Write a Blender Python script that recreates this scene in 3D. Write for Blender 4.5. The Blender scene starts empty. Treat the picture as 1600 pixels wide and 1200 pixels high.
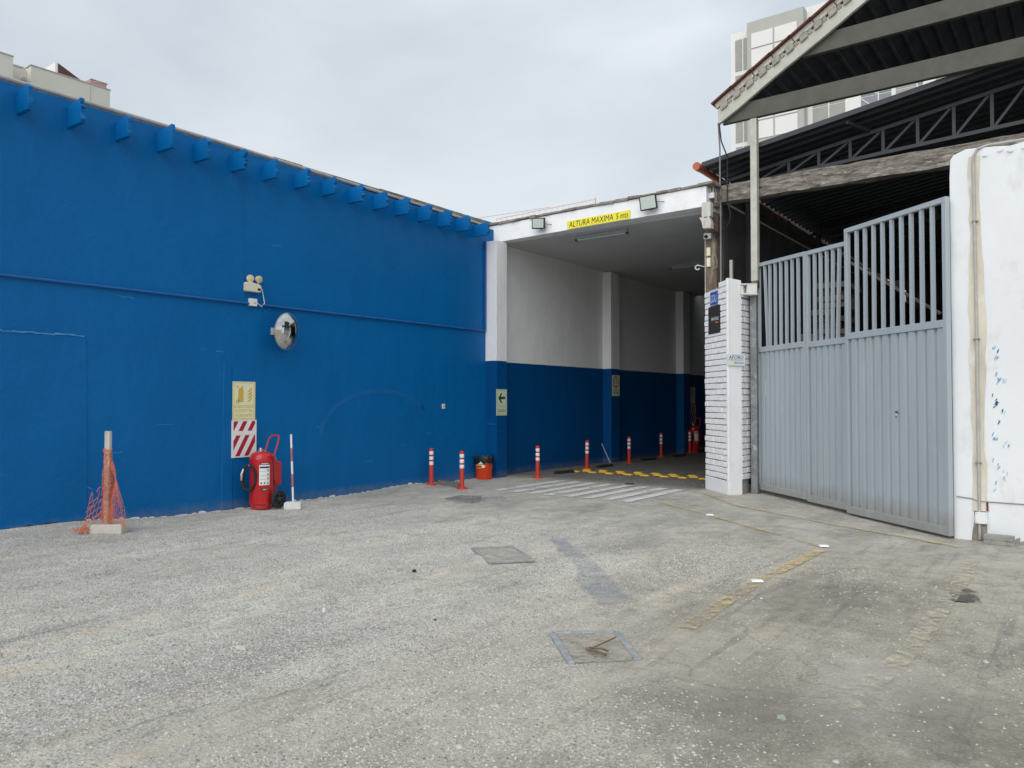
import bpy, bmesh, math, random
import numpy as np
from mathutils import Vector, Matrix
random.seed(7); rng = np.random.default_rng(11)
S = bpy.context.scene
COL = S.collection
# ------------------------------------------------------------------ camera
CAM = np.array([10.298, -13.589, 1.62]); FPX = 1200.0; PITCH = math.radians(1.289)
cd = bpy.data.cameras.new('camera'); cam = bpy.data.objects.new('camera', cd); COL.objects.link(cam)
cam.location = CAM; cam.rotation_euler = (math.radians(90) + PITCH, 0, math.atan2(.6, .8))
cd.sensor_fit = 'HORIZONTAL'; cd.sensor_width = 36.0; cd.lens = 36.0 * FPX / 1600.0
cd.clip_start = .05; cd.clip_end = 3000
S.camera = cam
# ------------------------------------------------------------------ sky and sun
SUN_EL = math.radians(40); SUN_AZ = (0.14, -0.990)          # horizontal direction towards the sun
W = bpy.data.worlds.new('World'); S.world = W; W.use_nodes = True
nt = W.node_tree; nt.nodes.clear()
def wn(t): return nt.nodes.new(t)
out = wn('ShaderNodeOutputWorld'); sky = wn('ShaderNodeTexSky'); sky.sky_type = 'NISHITA'; sky.sun_disc = False
sky.sun_elevation = SUN_EL; sky.sun_rotation = math.atan2(SUN_AZ[0], SUN_AZ[1]); sky.air_density = 1.5; sky.dust_density = 4
tc = wn('ShaderNodeTexCoord'); mp = wn('ShaderNodeMapping'); mp.inputs['Scale'].default_value = (1, 1, 2.6)
nz = wn('ShaderNodeTexNoise'); nz.inputs['Scale'].default_value = 1.7; nz.inputs['Detail'].default_value = 5; nz.inputs['Roughness'].default_value = .5
nz.inputs['Distortion'].default_value = .3
rp = wn('ShaderNodeValToRGB'); e = rp.color_ramp.elements
e[0].position = .34; e[0].color = (.395, .45, .505, 1); e[1].position = .68; e[1].color = (.605, .645, .68, 1)
b1 = wn('ShaderNodeBackground'); b1.inputs['Strength'].default_value = .07
b2 = wn('ShaderNodeBackground'); b2.inputs['Strength'].default_value = 1.0
mx = wn('ShaderNodeMixShader'); mx.inputs['Fac'].default_value = .92
L = nt.links.new
L(tc.outputs['Generated'], mp.inputs['Vector']); L(mp.outputs['Vector'], nz.inputs['Vector']); L(nz.outputs['Fac'], rp.inputs['Fac'])
L(sky.outputs['Color'], b1.inputs['Color']); L(rp.outputs['Color'], b2.inputs['Color'])
L(b1.outputs[0], mx.inputs[1]); L(b2.outputs[0], mx.inputs[2]); L(mx.outputs[0], out.inputs['Surface'])
sd = bpy.data.lights.new('sun', 'SUN'); so = bpy.data.objects.new('sun', sd); COL.objects.link(so)
sd.energy = 1.5; sd.angle = math.radians(75); sd.color = (1, .97, .93)
dv = Vector((-SUN_AZ[0] * math.cos(SUN_EL), -SUN_AZ[1] * math.cos(SUN_EL), -math.sin(SUN_EL)))
so.rotation_euler = dv.to_track_quat('-Z', 'Y').to_euler(); so.location = (8, -20, 30)
VS = S.view_settings; VS.view_transform = 'Standard'; VS.look = 'None'; VS.exposure = 0.52; VS.gamma = 1; VS.use_curve_mapping = False
# ------------------------------------------------------------------ survey helpers: sight line of a measured point meets a known plane of the place
R_ = np.array([.8, .6, 0]); H_ = np.array([-.6, .8, 0]); Z_ = np.array([0, 0, 1.])
FW = H_ * math.cos(PITCH) + Z_ * math.sin(PITCH); UP = -H_ * math.sin(PITCH) + Z_ * math.cos(PITCH)
def ray(x, y): return R_ * (x - 800) / FPX + FW + UP * (600 - y) / FPX
def px(x, y, X): d = ray(x, y); return CAM + d * (X - CAM[0]) / d[0]
def py(x, y, Y): d = ray(x, y); return CAM + d * (Y - CAM[1]) / d[1]
def pz(x, y, z=0.): d = ray(x, y); return CAM + d * (z - CAM[2]) / d[2]
# ------------------------------------------------------------------ materials
def nodes(m):
    m.use_nodes = True; t = m.node_tree; t.nodes.clear()
    o = t.nodes.new('ShaderNodeOutputMaterial'); b = t.nodes.new('ShaderNodeBsdfPrincipled'); t.links.new(b.outputs[0], o.inputs[0])
    return t, b, o
def noise(t, vec, scale, detail=4, rough=.55, stretch=None):
    n = t.nodes.new('ShaderNodeTexNoise'); n.inputs['Scale'].default_value = scale; n.inputs['Detail'].default_value = detail; n.inputs['Roughness'].default_value = rough
    if stretch:
        m = t.nodes.new('ShaderNodeMapping'); m.inputs['Scale'].default_value = stretch; t.links.new(vec, m.inputs['Vector']); vec = m.outputs['Vector']
    t.links.new(vec, n.inputs['Vector']); return n.outputs['Fac']
def ramp(t, fac, stops):
    r = t.nodes.new('ShaderNodeValToRGB'); els = r.color_ramp.elements
    while len(els) < len(stops): els.new(.5)
    for el, (p, c) in zip(els, stops):
        el.position = p; el.color = (*c, 1) if len(c) == 3 else c
    t.links.new(fac, r.inputs['Fac']); return r.outputs['Color']
def mix(t, fac, a, b, mode='MIX'):
    m = t.nodes.new('ShaderNodeMix'); m.data_type = 'RGBA'; m.blend_type = mode
    for s, v in ((0, fac), (6, a), (7, b)):
        if hasattr(v, 'links'): t.links.new(v, m.inputs[s])
        elif s == 0: m.inputs[0].default_value = v
        else: m.inputs[s].default_value = (*v, 1)
    return m.outputs[2]
def mth(t, op, a, b=0., c=0.):
    m = t.nodes.new('ShaderNodeMath'); m.operation = op
    for i, v in enumerate((a, b, c)):
        if hasattr(v, 'links'): t.links.new(v, m.inputs[i])
        else: m.inputs[i].default_value = v
    return m.outputs[0]
def maprange(t, v, a, b, c=0., d=1.):
    m = t.nodes.new('ShaderNodeMapRange'); m.interpolation_type = 'SMOOTHSTEP'; t.links.new(v, m.inputs[0])
    for i, q in enumerate((a, b, c, d)): m.inputs[i + 1].default_value = q
    return m.outputs[0]
def bump(t, b, h, strength, dist=.02, chain=None):
    n = t.nodes.new('ShaderNodeBump'); n.inputs['Strength'].default_value = strength; n.inputs['Distance'].default_value = dist
    t.links.new(h, n.inputs['Height'])
    if chain is not None: t.links.new(chain, n.inputs['Normal'])
    t.links.new(n.outputs[0], b.inputs['Normal']); return n.outputs[0]
M = {}
def pm(name, col, rough=.6, var=.15, scale=6, bs=0., bscale=60, metal=0., spec=.4, dirt=None, dirt_amt=.5, dscale=3, stretch=None, coat=0.):
    m = bpy.data.materials.new(name); t, b, o = nodes(m); M[name] = m
    g = t.nodes.new('ShaderNodeNewGeometry'); pos = g.outputs['Position']
    f = noise(t, pos, scale, 5, .6, stretch)
    lo = tuple(c * (1 - var) for c in col); hi = tuple(min(1, c * (1 + var)) for c in col)
    c = ramp(t, f, [(.3, lo), (.7, hi)])
    if dirt:
        f2 = noise(t, pos, dscale, 8, .68, stretch); k = maprange(t, f2, .52, .72, 0, dirt_amt)
        c = mix(t, k, c, dirt)
    t.links.new(c, b.inputs['Base Color']); b.inputs['Roughness'].default_value = rough; b.inputs['Metallic'].default_value = metal
    b.inputs['Specular IOR Level'].default_value = spec
    if coat: b.inputs['Coat Weight'].default_value = coat; b.inputs['Coat Roughness'].default_value = .15
    if bs: bump(t, b, noise(t, pos, bscale, 6, .65, stretch), bs)
    return m
pm('white_plaster', (.84, .85, .865), .75, .04, 2.0, .25, 25, dirt=(.5, .49, .46), dirt_amt=.25)
pm('white_wall', (.73, .755, .78), .85, .05, 1.3, .2, 12, dirt=(.52, .51, .48), dirt_amt=.45, dscale=2.6, stretch=(1, 1, .5))
pm('brick_white', (.86, .865, .875), .7, .05, 9, .3, 30, dirt=(.5, .49, .47), dirt_amt=.25, dscale=7)
pm('mortar', (.33, .33, .33), .9, .2, 12, .5, 40)
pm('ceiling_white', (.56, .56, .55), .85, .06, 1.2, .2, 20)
pm('bare_beige', (.60, .56, .47), .9, .18, 3, .3, 40, dirt=(.75, .75, .73), dirt_amt=.6, dscale=9, stretch=(1, 1, .35))
pm('bare_dark', (.26, .23, .20), .9, .25, 12, .5, 40)
pm('wood_grey', (.19, .17, .145), .9, .7, 16, 1.0, 34, dirt=(.50, .48, .44), dirt_amt=.85, dscale=13, stretch=(.35, 1, 1.5))
pm('wood_column', (.15, .11, .08), .85, .5, 9, .8, 22, dirt=(.5, .47, .42), dirt_amt=.6, dscale=6, stretch=(1, 1, .2))
pm('wood_pale', (.55, .53, .49), .8, .2, 10, .6, 30, dirt=(.28, .24, .2), dirt_amt=.7, dscale=9, stretch=(1, 1, .3))
pm('porch_cream', (.50, .50, .44), .7, .1, 4, .2, 30, dirt=(.33, .31, .26), dirt_amt=.5, dscale=6)
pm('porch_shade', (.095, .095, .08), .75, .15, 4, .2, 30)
pm('tile_red', (.13, .042, .033), .8, .3, 12, .4, 40)
pm('tile_grey', (.34, .32, .27), .85, .25, 14, .5, 40)
pm('tile_mortar', (.58, .56, .50), .85, .15, 10, .4, 40)
pm('roof_dark', (.030, .036, .045), .5, .35, 2.5, .15, 10, spec=.45, dirt=(.09, .085, .08), dirt_amt=.25)
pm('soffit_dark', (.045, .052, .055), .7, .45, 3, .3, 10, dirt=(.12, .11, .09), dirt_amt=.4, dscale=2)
pm('truss_steel', (.034, .04, .05), .5, .2, 6, 0)
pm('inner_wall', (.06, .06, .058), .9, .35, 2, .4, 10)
pm('gutter_pvc', (.42, .115, .05), .45, .15, 6, 0, dirt=(.2, .09, .05), dirt_amt=.6)
pm('gate_paint', (.375, .428, .468), .45, .06, 2.2, .05, 40, spec=.45, dirt=(.36, .36, .34), dirt_amt=.4, dscale=2.5, stretch=(1, 1, .25))
pm('steel_post', (.20, .215, .225), .6, .35, 5, .2, 20, dirt=(.6, .6, .58), dirt_amt=.6, dscale=9)
pm('red_gloss', (.50, .012, .014), .28, .1, 6, 0, spec=.5, coat=.3)
pm('red_handle', (.45, .05, .05), .4, .15, 9)
pm('faded_red', (.50, .16, .13), .6, .2, 9)
pm('red_plastic', (.56, .045, .022), .5, .12, 8, 0, dirt=(.35, .1, .07), dirt_amt=.5, dscale=12)
pm('bucket_red', (.66, .055, .015), .4, .05, 6)
pm('white_reflect', (.80, .80, .80), .45, .06, 30)
pm('black_bag', (.012, .012, .013), .22, .3, 20, .8, 25, spec=.5)
pm('rubber', (.022, .022, .024), .7, .3, 20, .2, 60)
pm('rubber_dusty', (.16, .16, .155), .85, .4, 25, .3, 60)
pm('wheel_hub', (.05, .05, .055), .5, .1, 10)
pm('black_paint', (.015, .015, .017), .45, .1, 10)
pm('steel_bright', (.6, .6, .58), .3, .1, 10, metal=.9)
pm('grey_pipe', (.42, .41, .39), .5, .12, 8)
pm('box_white', (.75, .76, .76), .45, .03, 8)
pm('ivory', (.70, .66, .53), .45, .04, 8)
pm('lamp_yellow', (.62, .52, .28), .3, .15, 20)
pm('sign_cream', (.78, .77, .50), .5, .03, 8)
pm('sign_gold', (.66, .43, .07), .5, .05, 20)
pm('sign_salida', (.58, .64, .47), .5, .04, 8)
pm('sign_green', (.0, .10, .045), .5, .05, 20)
pm('sign_white', (.80, .80, .80), .5, .03, 8)
pm('sign_red', (.42, .012, .035), .5, .08, 20)
pm('sign_yellow', (.80, .72, .04), .5, .04, 8)
pm('sign_black', (.012, .012, .013), .5, .1, 20)
pm('sign_blue', (.012, .07, .42), .4, .05, 8)
pm('sign_navy', (.01, .03, .17), .5, .05, 8)
pm('sign_grey', (.32, .36, .34), .5, .1, 30)
pm('sign_dark', (.022, .022, .023), .35, .05, 8)
pm('sign_orange', (.7, .22, .02), .5, .05, 8)
pm('sign_pale_blue', (.55, .68, .78), .5, .05, 8)
pm('stud_yellow', (.70, .42, .03), .6, .2, 14, 0, dirt=(.20, .15, .07), dirt_amt=.9, dscale=11)
pm('concrete_block', (.60, .575, .51), .9, .12, 9, .5, 40, dirt=(.35, .32, .28), dirt_amt=.5, dscale=9)
pm('concrete_grey', (.30, .295, .275), .9, .2, 12, .5, 40)
pm('concrete_white', (.72, .72, .70), .85, .08, 9, .4, 40)
pm('orange_net', (.74, .20, .085), .5, .2, 30)
pm('coping', (.24, .215, .18), .95, .45, 7, .8, 30)
pm('dusty_fill', (.42, .405, .375), .95, .2, 14, .6, 60, dirt=(.29, .275, .25), dirt_amt=.5, dscale=9)
pm('frame_iron', (.30, .315, .325), .7, .25, 14, .3, 60, dirt=(.46, .44, .40), dirt_amt=.8, dscale=6)
pm('soil', (.42, .38, .315), .95, .3, 18, .8, 70, dirt=(.24, .21, .165), dirt_amt=.6, dscale=20)
pm('twig', (.16, .11, .075), .9, .3, 30)
pm('apt_white', (.74, .74, .72), .8, .03, .4)
pm('apt_grey', (.43, .43, .40), .85, .05, 1.2)
pm('apt_window', (.33, .335, .31), .7, .06, 2)
pm('apt_glass', (.10, .12, .15), .15, .2, .6, spec=.8)
pm('apt_cream', (.62, .61, .55), .85, .05, .5, dirt=(.5, .49, .45), dirt_amt=.3, dscale=.5)
pm('apt_pink', (.48, .27, .25), .8, .1, 2)
pm('awning_brown', (.10, .045, .04), .8, .1, 2)
pm('crane_haze_orange', (.78, .55, .45), .7, .05, .5)  # distance haze put into the crane's pale colours
pm('crane_haze_white', (.80, .80, .80), .7, .05, .5)
pm('conduit_blue', (.006, .10, .33), .4, .08, 6, 0)
pm('blue_arch', (.0, .118, .352), .5, .12, 4, .3, 20)
pm('blue_scuff', (.05, .24, .52), .6, .4, 30)
pm('camera_plastic', (.60, .60, .58), .4, .05, 20)
pm('cable_black', (.02, .02, .022), .6, .1, 20)
pm('cable_grey', (.25, .245, .24), .6, .1, 20)
pm('paint_blue', (.16, .36, .60), .8, .3, 40)
pm('paint_blue_dark', (.01, .04, .12), .8, .3, 40)
pm('paint_pale', (.50, .63, .74), .8, .1, 40)
pm('timber', (.11, .095, .075), .85, .3, 8, .5, 20, dirt=(.2, .17, .13), dirt_amt=.5)
pm('stained_brick', (.11, .09, .075), .9, .35, 5, .5, 20)
pm('pale_bar', (.62, .60, .52), .7, .2, 8)
m = M['gate_paint']; t = m.node_tree; b = [n_ for n_ in t.nodes if n_.type == 'BSDF_PRINCIPLED'][0]
pos = t.nodes.new('ShaderNodeNewGeometry').outputs['Position']; zx = t.nodes.new('ShaderNodeSeparateXYZ'); t.links.new(pos, zx.inputs[0])
src = b.inputs['Base Color'].links[0].from_socket
hz = mth(t, 'SUBTRACT', maprange(t, zx.outputs['Z'], .05, .75, .85, .0), mth(t, 'MULTIPLY', noise(t, pos, 9, 9, .72, (1, 1, .35)), .8)); k = maprange(t, hz, .02, .5, 0, .6)
c = mix(t, k, src, (.27, .245, .20)); ru = maprange(t, noise(t, pos, 13, 8, .7, (1, 1, .3)), .66, .76, 0, .55); c = mix(t, ru, c, (.24, .15, .09)); t.links.new(c, b.inputs['Base Color'])
# glass and mirror
m = bpy.data.materials.new('mirror_glass'); t, b, o = nodes(m); M['mirror_glass'] = m
b.inputs['Base Color'].default_value = (.62, .62, .60, 1); b.inputs['Metallic'].default_value = 1; b.inputs['Roughness'].default_value = .03
m = bpy.data.materials.new('lens_glass'); t, b, o = nodes(m); M['lens_glass'] = m
b.inputs['Base Color'].default_value = (.50, .58, .53, 1); b.inputs['Roughness'].default_value = .25; b.inputs['Specular IOR Level'].default_value = .7
# blue wall paint: semi-gloss over uneven plaster with faint scuffs
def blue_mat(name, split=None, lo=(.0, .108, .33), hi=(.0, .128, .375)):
    m = bpy.data.materials.new(name); t, b, o = nodes(m); M[name] = m
    pos = t.nodes.new('ShaderNodeNewGeometry').outputs['Position']
    f = noise(t, pos, .55, 5, .55); c = ramp(t, f, [(.25, lo), (.75, hi)])
    sc = noise(t, pos, 5.5, 9, .72, (1, .7, 1.8)); k = maprange(t, sc, .60, .74, 0, .5); c = mix(t, k, c, (.03, .22, .52))
    st = noise(t, pos, 3.2, 6, .6, (1, 1.2, .10)); k = maprange(t, st, .56, .76, 0, .22); c = mix(t, k, c, tuple(q*.72 for q in lo))
    rol = noise(t, pos, 1.1, 4, .5, (1, 2.6, .5)); k = maprange(t, rol, .5, .66, 0, .13); c = mix(t, k, c, tuple(q*1.12 + .004 for q in hi))
    zx = t.nodes.new('ShaderNodeSeparateXYZ'); t.links.new(pos, zx.inputs[0])
    sp_ = noise(t, pos, 7, 8, .72); hz = mth(t, 'SUBTRACT', maprange(t, zx.outputs['Z'], .02, .42, .75, .0), mth(t, 'MULTIPLY', sp_, .75)); k = maprange(t, hz, .12, .5, 0, .4); c = mix(t, k, c, (.20, .20, .19))
    if split:
        xyz = t.nodes.new('ShaderNodeSeparateXYZ'); t.links.new(pos, xyz.inputs[0])
        wob = noise(t, pos, 6, 3); zz = mth(t, 'ADD', xyz.outputs['Z'], mth(t, 'MULTIPLY', wob, .012))
        up = mth(t, 'GREATER_THAN', zz, split)
        wf = noise(t, pos, 1.6, 6, .6); wc = ramp(t, wf, [(.3, (.80, .81, .82)), (.7, (.86, .865, .875))])
        c = mix(t, up, c, wc)
    t.links.new(c, b.inputs['Base Color']); b.inputs['Roughness'].default_value = .42; b.inputs['Specular IOR Level'].default_value = .18
    ch = bump(t, b, noise(t, pos, 1.8, 7, .62), .55, .05)
    bump(t, b, noise(t, pos, 22, 6, .7), .32, .012, ch)
    return m
blue_mat('blue_paint'); blue_mat('two_tone_shaded_paint', 2.487, (.0, .060, .205), (.0, .072, .24))  # tunnel blue made darker than the outer wall, deep shade put into the colour
# worn paint on the ground: the paint has worn through to the ground below in places
def worn(name, col, lo, hi, scale=9, amax=1.):
    m = bpy.data.materials.new(name); t, b, o = nodes(m); M[name] = m
    pos = t.nodes.new('ShaderNodeNewGeometry').outputs['Position']
    f = noise(t, pos, scale, 9, .72); f2 = noise(t, pos, 2.2, 5, .6)
    s = mth(t, 'ADD', mth(t, 'MULTIPLY', f, .6), mth(t, 'MULTIPLY', f2, .5)); a = maprange(t, s, lo, hi, 0, amax)
    c = ramp(t, noise(t, pos, 14, 6, .65), [(.3, tuple(q * .78 for q in col)), (.7, col)])
    t.links.new(c, b.inputs['Base Color']); b.inputs['Roughness'].default_value = .85
    tr = t.nodes.new('ShaderNodeBsdfTransparent'); ms = t.nodes.new('ShaderNodeMixShader')
    t.links.new(a, ms.inputs[0]); t.links.new(tr.outputs[0], ms.inputs[1]); t.links.new(b.outputs[0], ms.inputs[2]); t.links.new(ms.outputs[0], o.inputs[0])
worn('zebra_white', (.70, .70, .68), .38, .54, 13)
worn('zebra_faded', (.58, .57, .54), .55, .66, 7)
worn('line_yellow', (.64, .51, .28), .43, .66, 14, .88)
worn('line_yellow_faded', (.66, .60, .46), .49, .70, 12, .75)
worn('patch_grey', (.36, .395, .45), .38, .70, 8, .55)
worn('stain_soft', (.22, .21, .19), .42, .66, 12, .7)
worn('stain_dark', (.10, .095, .085), .46, .62, 5)
worn('dust_pale', (.62, .55, .455), .40, .70, 5, .62)
worn('dust_fill', (.50, .475, .43), .40, .62, 9, .6)
worn('soil_fill', (.47, .425, .355), .38, .60, 9, .85)
worn('smear_yellow', (.74, .70, .36), .55, .85, 6)
worn('white_chips', (.78, .78, .76), .5, .6, 14)
# the yard: crushed stone at the left, old stained concrete at the right
m = bpy.data.materials.new('yard_surface'); t, b, o = nodes(m); M['yard_surface'] = m
pos = t.nodes.new('ShaderNodeNewGeometry').outputs['Position']
xyz = t.nodes.new('ShaderNodeSeparateXYZ'); t.links.new(pos, xyz.inputs[0]); X, Y = xyz.outputs['X'], xyz.outputs['Y']
big = noise(t, pos, .45, 6, .6); med = noise(t, pos, 2.3, 8, .68); fine = noise(t, pos, 55, 6, .75); strk = noise(t, pos, 2.2, 6, .6, (1.9, .16, 1)); grit = noise(t, pos, 160, 3, .7)
gravel = ramp(t, fine, [(.34, (.17, .165, .155)), (.48, (.45, .438, .412)), (.66, (.68, .664, .628))])
conc = ramp(t, med, [(.28, (.26, .254, .238)), (.72, (.40, .388, .36))])
conc = mix(t, maprange(t, fine, .42, .62, 0, .55), conc, (.52, .505, .475))
old = ramp(t, med, [(.28, (.225, .208, .178)), (.72, (.40, .372, .325))])
old = mix(t, maprange(t, fine, .45, .62, 0, .55), old, (.54, .515, .465))
wob = mth(t, 'MULTIPLY', mth(t, 'SUBTRACT', big, .5), 6.0)
kx = maprange(t, mth(t, 'ADD', mth(t, 'ADD', X, mth(t, 'MULTIPLY', Y, .16)), wob), 4.6, 7.4)
c = mix(t, kx, gravel, old)
ky = maprange(t, mth(t, 'ADD', Y, mth(t, 'MULTIPLY', wob, .7)), -6.3, -3.6); c = mix(t, ky, c, conc)
kt = mth(t, 'MULTIPLY', maprange(t, strk, .47, .66, 0, .62), maprange(t, noise(t, pos, .75, 6, .65), .38, .56, .12, 1)); tan = mix(t, fine, (.42, .365, .29), (.66, .585, .48))
kt = mth(t, 'MULTIPLY', mth(t, 'MULTIPLY', kt, maprange(t, X, 7.2, 8.8, 1, .25)), maprange(t, Y, -3.5, -6.5)); c = mix(t, kt, c, tan)
kd = maprange(t, noise(t, pos, 1.6, 10, .74, (1.6, .42, 1)), .52, .70, 0, .62); c = mix(t, kd, c, (.17, .162, .148))
kp = maprange(t, noise(t, pos, 3.4, 10, .75), .60, .74, 0, .6); c = mix(t, kp, c, (.56, .54, .50))
mod = ramp(t, noise(t, pos, 5.5, 12, .78), [(.30, (.76, .755, .735)), (.5, (1.07, 1.06, 1.035)), (.70, (1.24, 1.225, 1.19))]); c = mix(t, 1.0, c, mod, 'MULTIPLY')
lowf = ramp(t, noise(t, pos, 1.15, 9, .68, (1.3, .6, 1)), [(.32, (.93, .92, .885)), (.5, (1.20, 1.19, 1.15)), (.68, (1.42, 1.40, 1.33))]); c = mix(t, 1.0, c, lowf, 'MULTIPLY')
edge = mth(t, 'MULTIPLY', mth(t, 'SUBTRACT', noise(t, pos, 2.6, 10, .74, (1.2, .7, 1)), .5), 2.6)
for q0, ra, rb, col, amt in (((650, 1110), .75, 1.1, (.60, .53, .435), .62), ((790, 990), .6, 1.2, (.60, .54, .45), .5), ((1080, 1025), .7, .9, (.56, .51, .43), .45), ((1370, 1075), .5, .9, (.62, .59, .53), .6), ((330, 1160), .5, .9, (.58, .52, .43), .45),
                             ((1310, 930), .9, 1.0, (.165, .153, .13), .5), ((1170, 1125), .7, .8, (.165, .153, .13), .5), ((980, 845), .9, 1.1, (.20, .19, .17), .4), ((420, 1010), .5, 1.4, (.19, .185, .175), .35), ((1500, 1120), .6, .7, (.17, .158, .135), .45)):
    g0 = pz(*q0); dx = mth(t, 'DIVIDE', mth(t, 'SUBTRACT', X, float(g0[0])), ra); dy = mth(t, 'DIVIDE', mth(t, 'SUBTRACT', Y, float(g0[1])), rb)
    dd = mth(t, 'ADD', mth(t, 'SQRT', mth(t, 'ADD', mth(t, 'MULTIPLY', dx, dx), mth(t, 'MULTIPLY', dy, dy))), edge)
    c = mix(t, mth(t, 'MULTIPLY', maprange(t, dd, .15, 1.15, amt, 0), maprange(t, fine, .30, .62, .55, 1)), c, col)
trk = noise(t, pos, 3.2, 7, .66, (2.6, .10, 1)); kk_ = maprange(t, trk, .56, .70, 0, .42); c = mix(t, mth(t, 'MULTIPLY', kk_, maprange(t, Y, -2, -5)), c, (.185, .178, .165))
pit = noise(t, pos, 28, 5, .6); c = mix(t, maprange(t, pit, .64, .74, 0, .3), c, (.12, .115, .105))
vo = t.nodes.new('ShaderNodeTexVoronoi'); vo.feature = 'DISTANCE_TO_EDGE'; vo.inputs['Scale'].default_value = .55
dm = t.nodes.new('ShaderNodeMapping'); t.links.new(pos, dm.inputs['Vector']); 
dn = t.nodes.new('ShaderNodeTexNoise'); dn.inputs['Scale'].default_value = 2.5; dn.inputs['Detail'].default_value = 6; t.links.new(pos, dn.inputs['Vector'])
va = t.nodes.new('ShaderNodeVectorMath'); va.operation = 'MULTIPLY_ADD'; t.links.new(dn.outputs['Color'], va.inputs[0]); va.inputs[1].default_value = (.7, .7, .7); t.links.new(pos, va.inputs[2])
t.links.new(va.outputs[0], vo.inputs['Vector'])
kc = maprange(t, vo.outputs['Distance'], .003, .010, .22, 0); c = mix(t, mth(t, 'MULTIPLY', kc, maprange(t, mth(t, 'ADD', X, mth(t, 'MULTIPLY', Y, .5)), 2.0, 4.0)), c, (.10, .095, .085))
ka = mth(t, 'MULTIPLY', maprange(t, Y, -.9, .4), maprange(t, X, 4.9, 4.5)); c = mix(t, mth(t, 'MULTIPLY', ka, .8), c, (.10, .10, .098))  # floor colour darkened inside the tunnel to deepen its shade
t.links.new(c, b.inputs['Base Color']); b.inputs['Roughness'].default_value = .93; b.inputs['Specular IOR Level'].default_value = .2
ch = bump(t, b, fine, .9, .018); ch = bump(t, b, grit, .5, .006, ch); bump(t, b, noise(t, pos, 6, 9, .7), .55, .05, ch)
# stones
m = bpy.data.materials.new('gravel_stone'); t, b, o = nodes(m); M['gravel_stone'] = m
at = t.nodes.new('ShaderNodeAttribute'); at.attribute_name = 'tone'
c = ramp(t, at.outputs['Fac'], [(0., (.12, .117, .108)), (.4, (.40, .39, .365)), (.8, (.56, .545, .51)), (1., (.62, .59, .53))])
t.links.new(c, b.inputs['Base Color']); b.inputs['Roughness'].default_value = .9; b.inputs['Specular IOR Level'].default_value = .2
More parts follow.
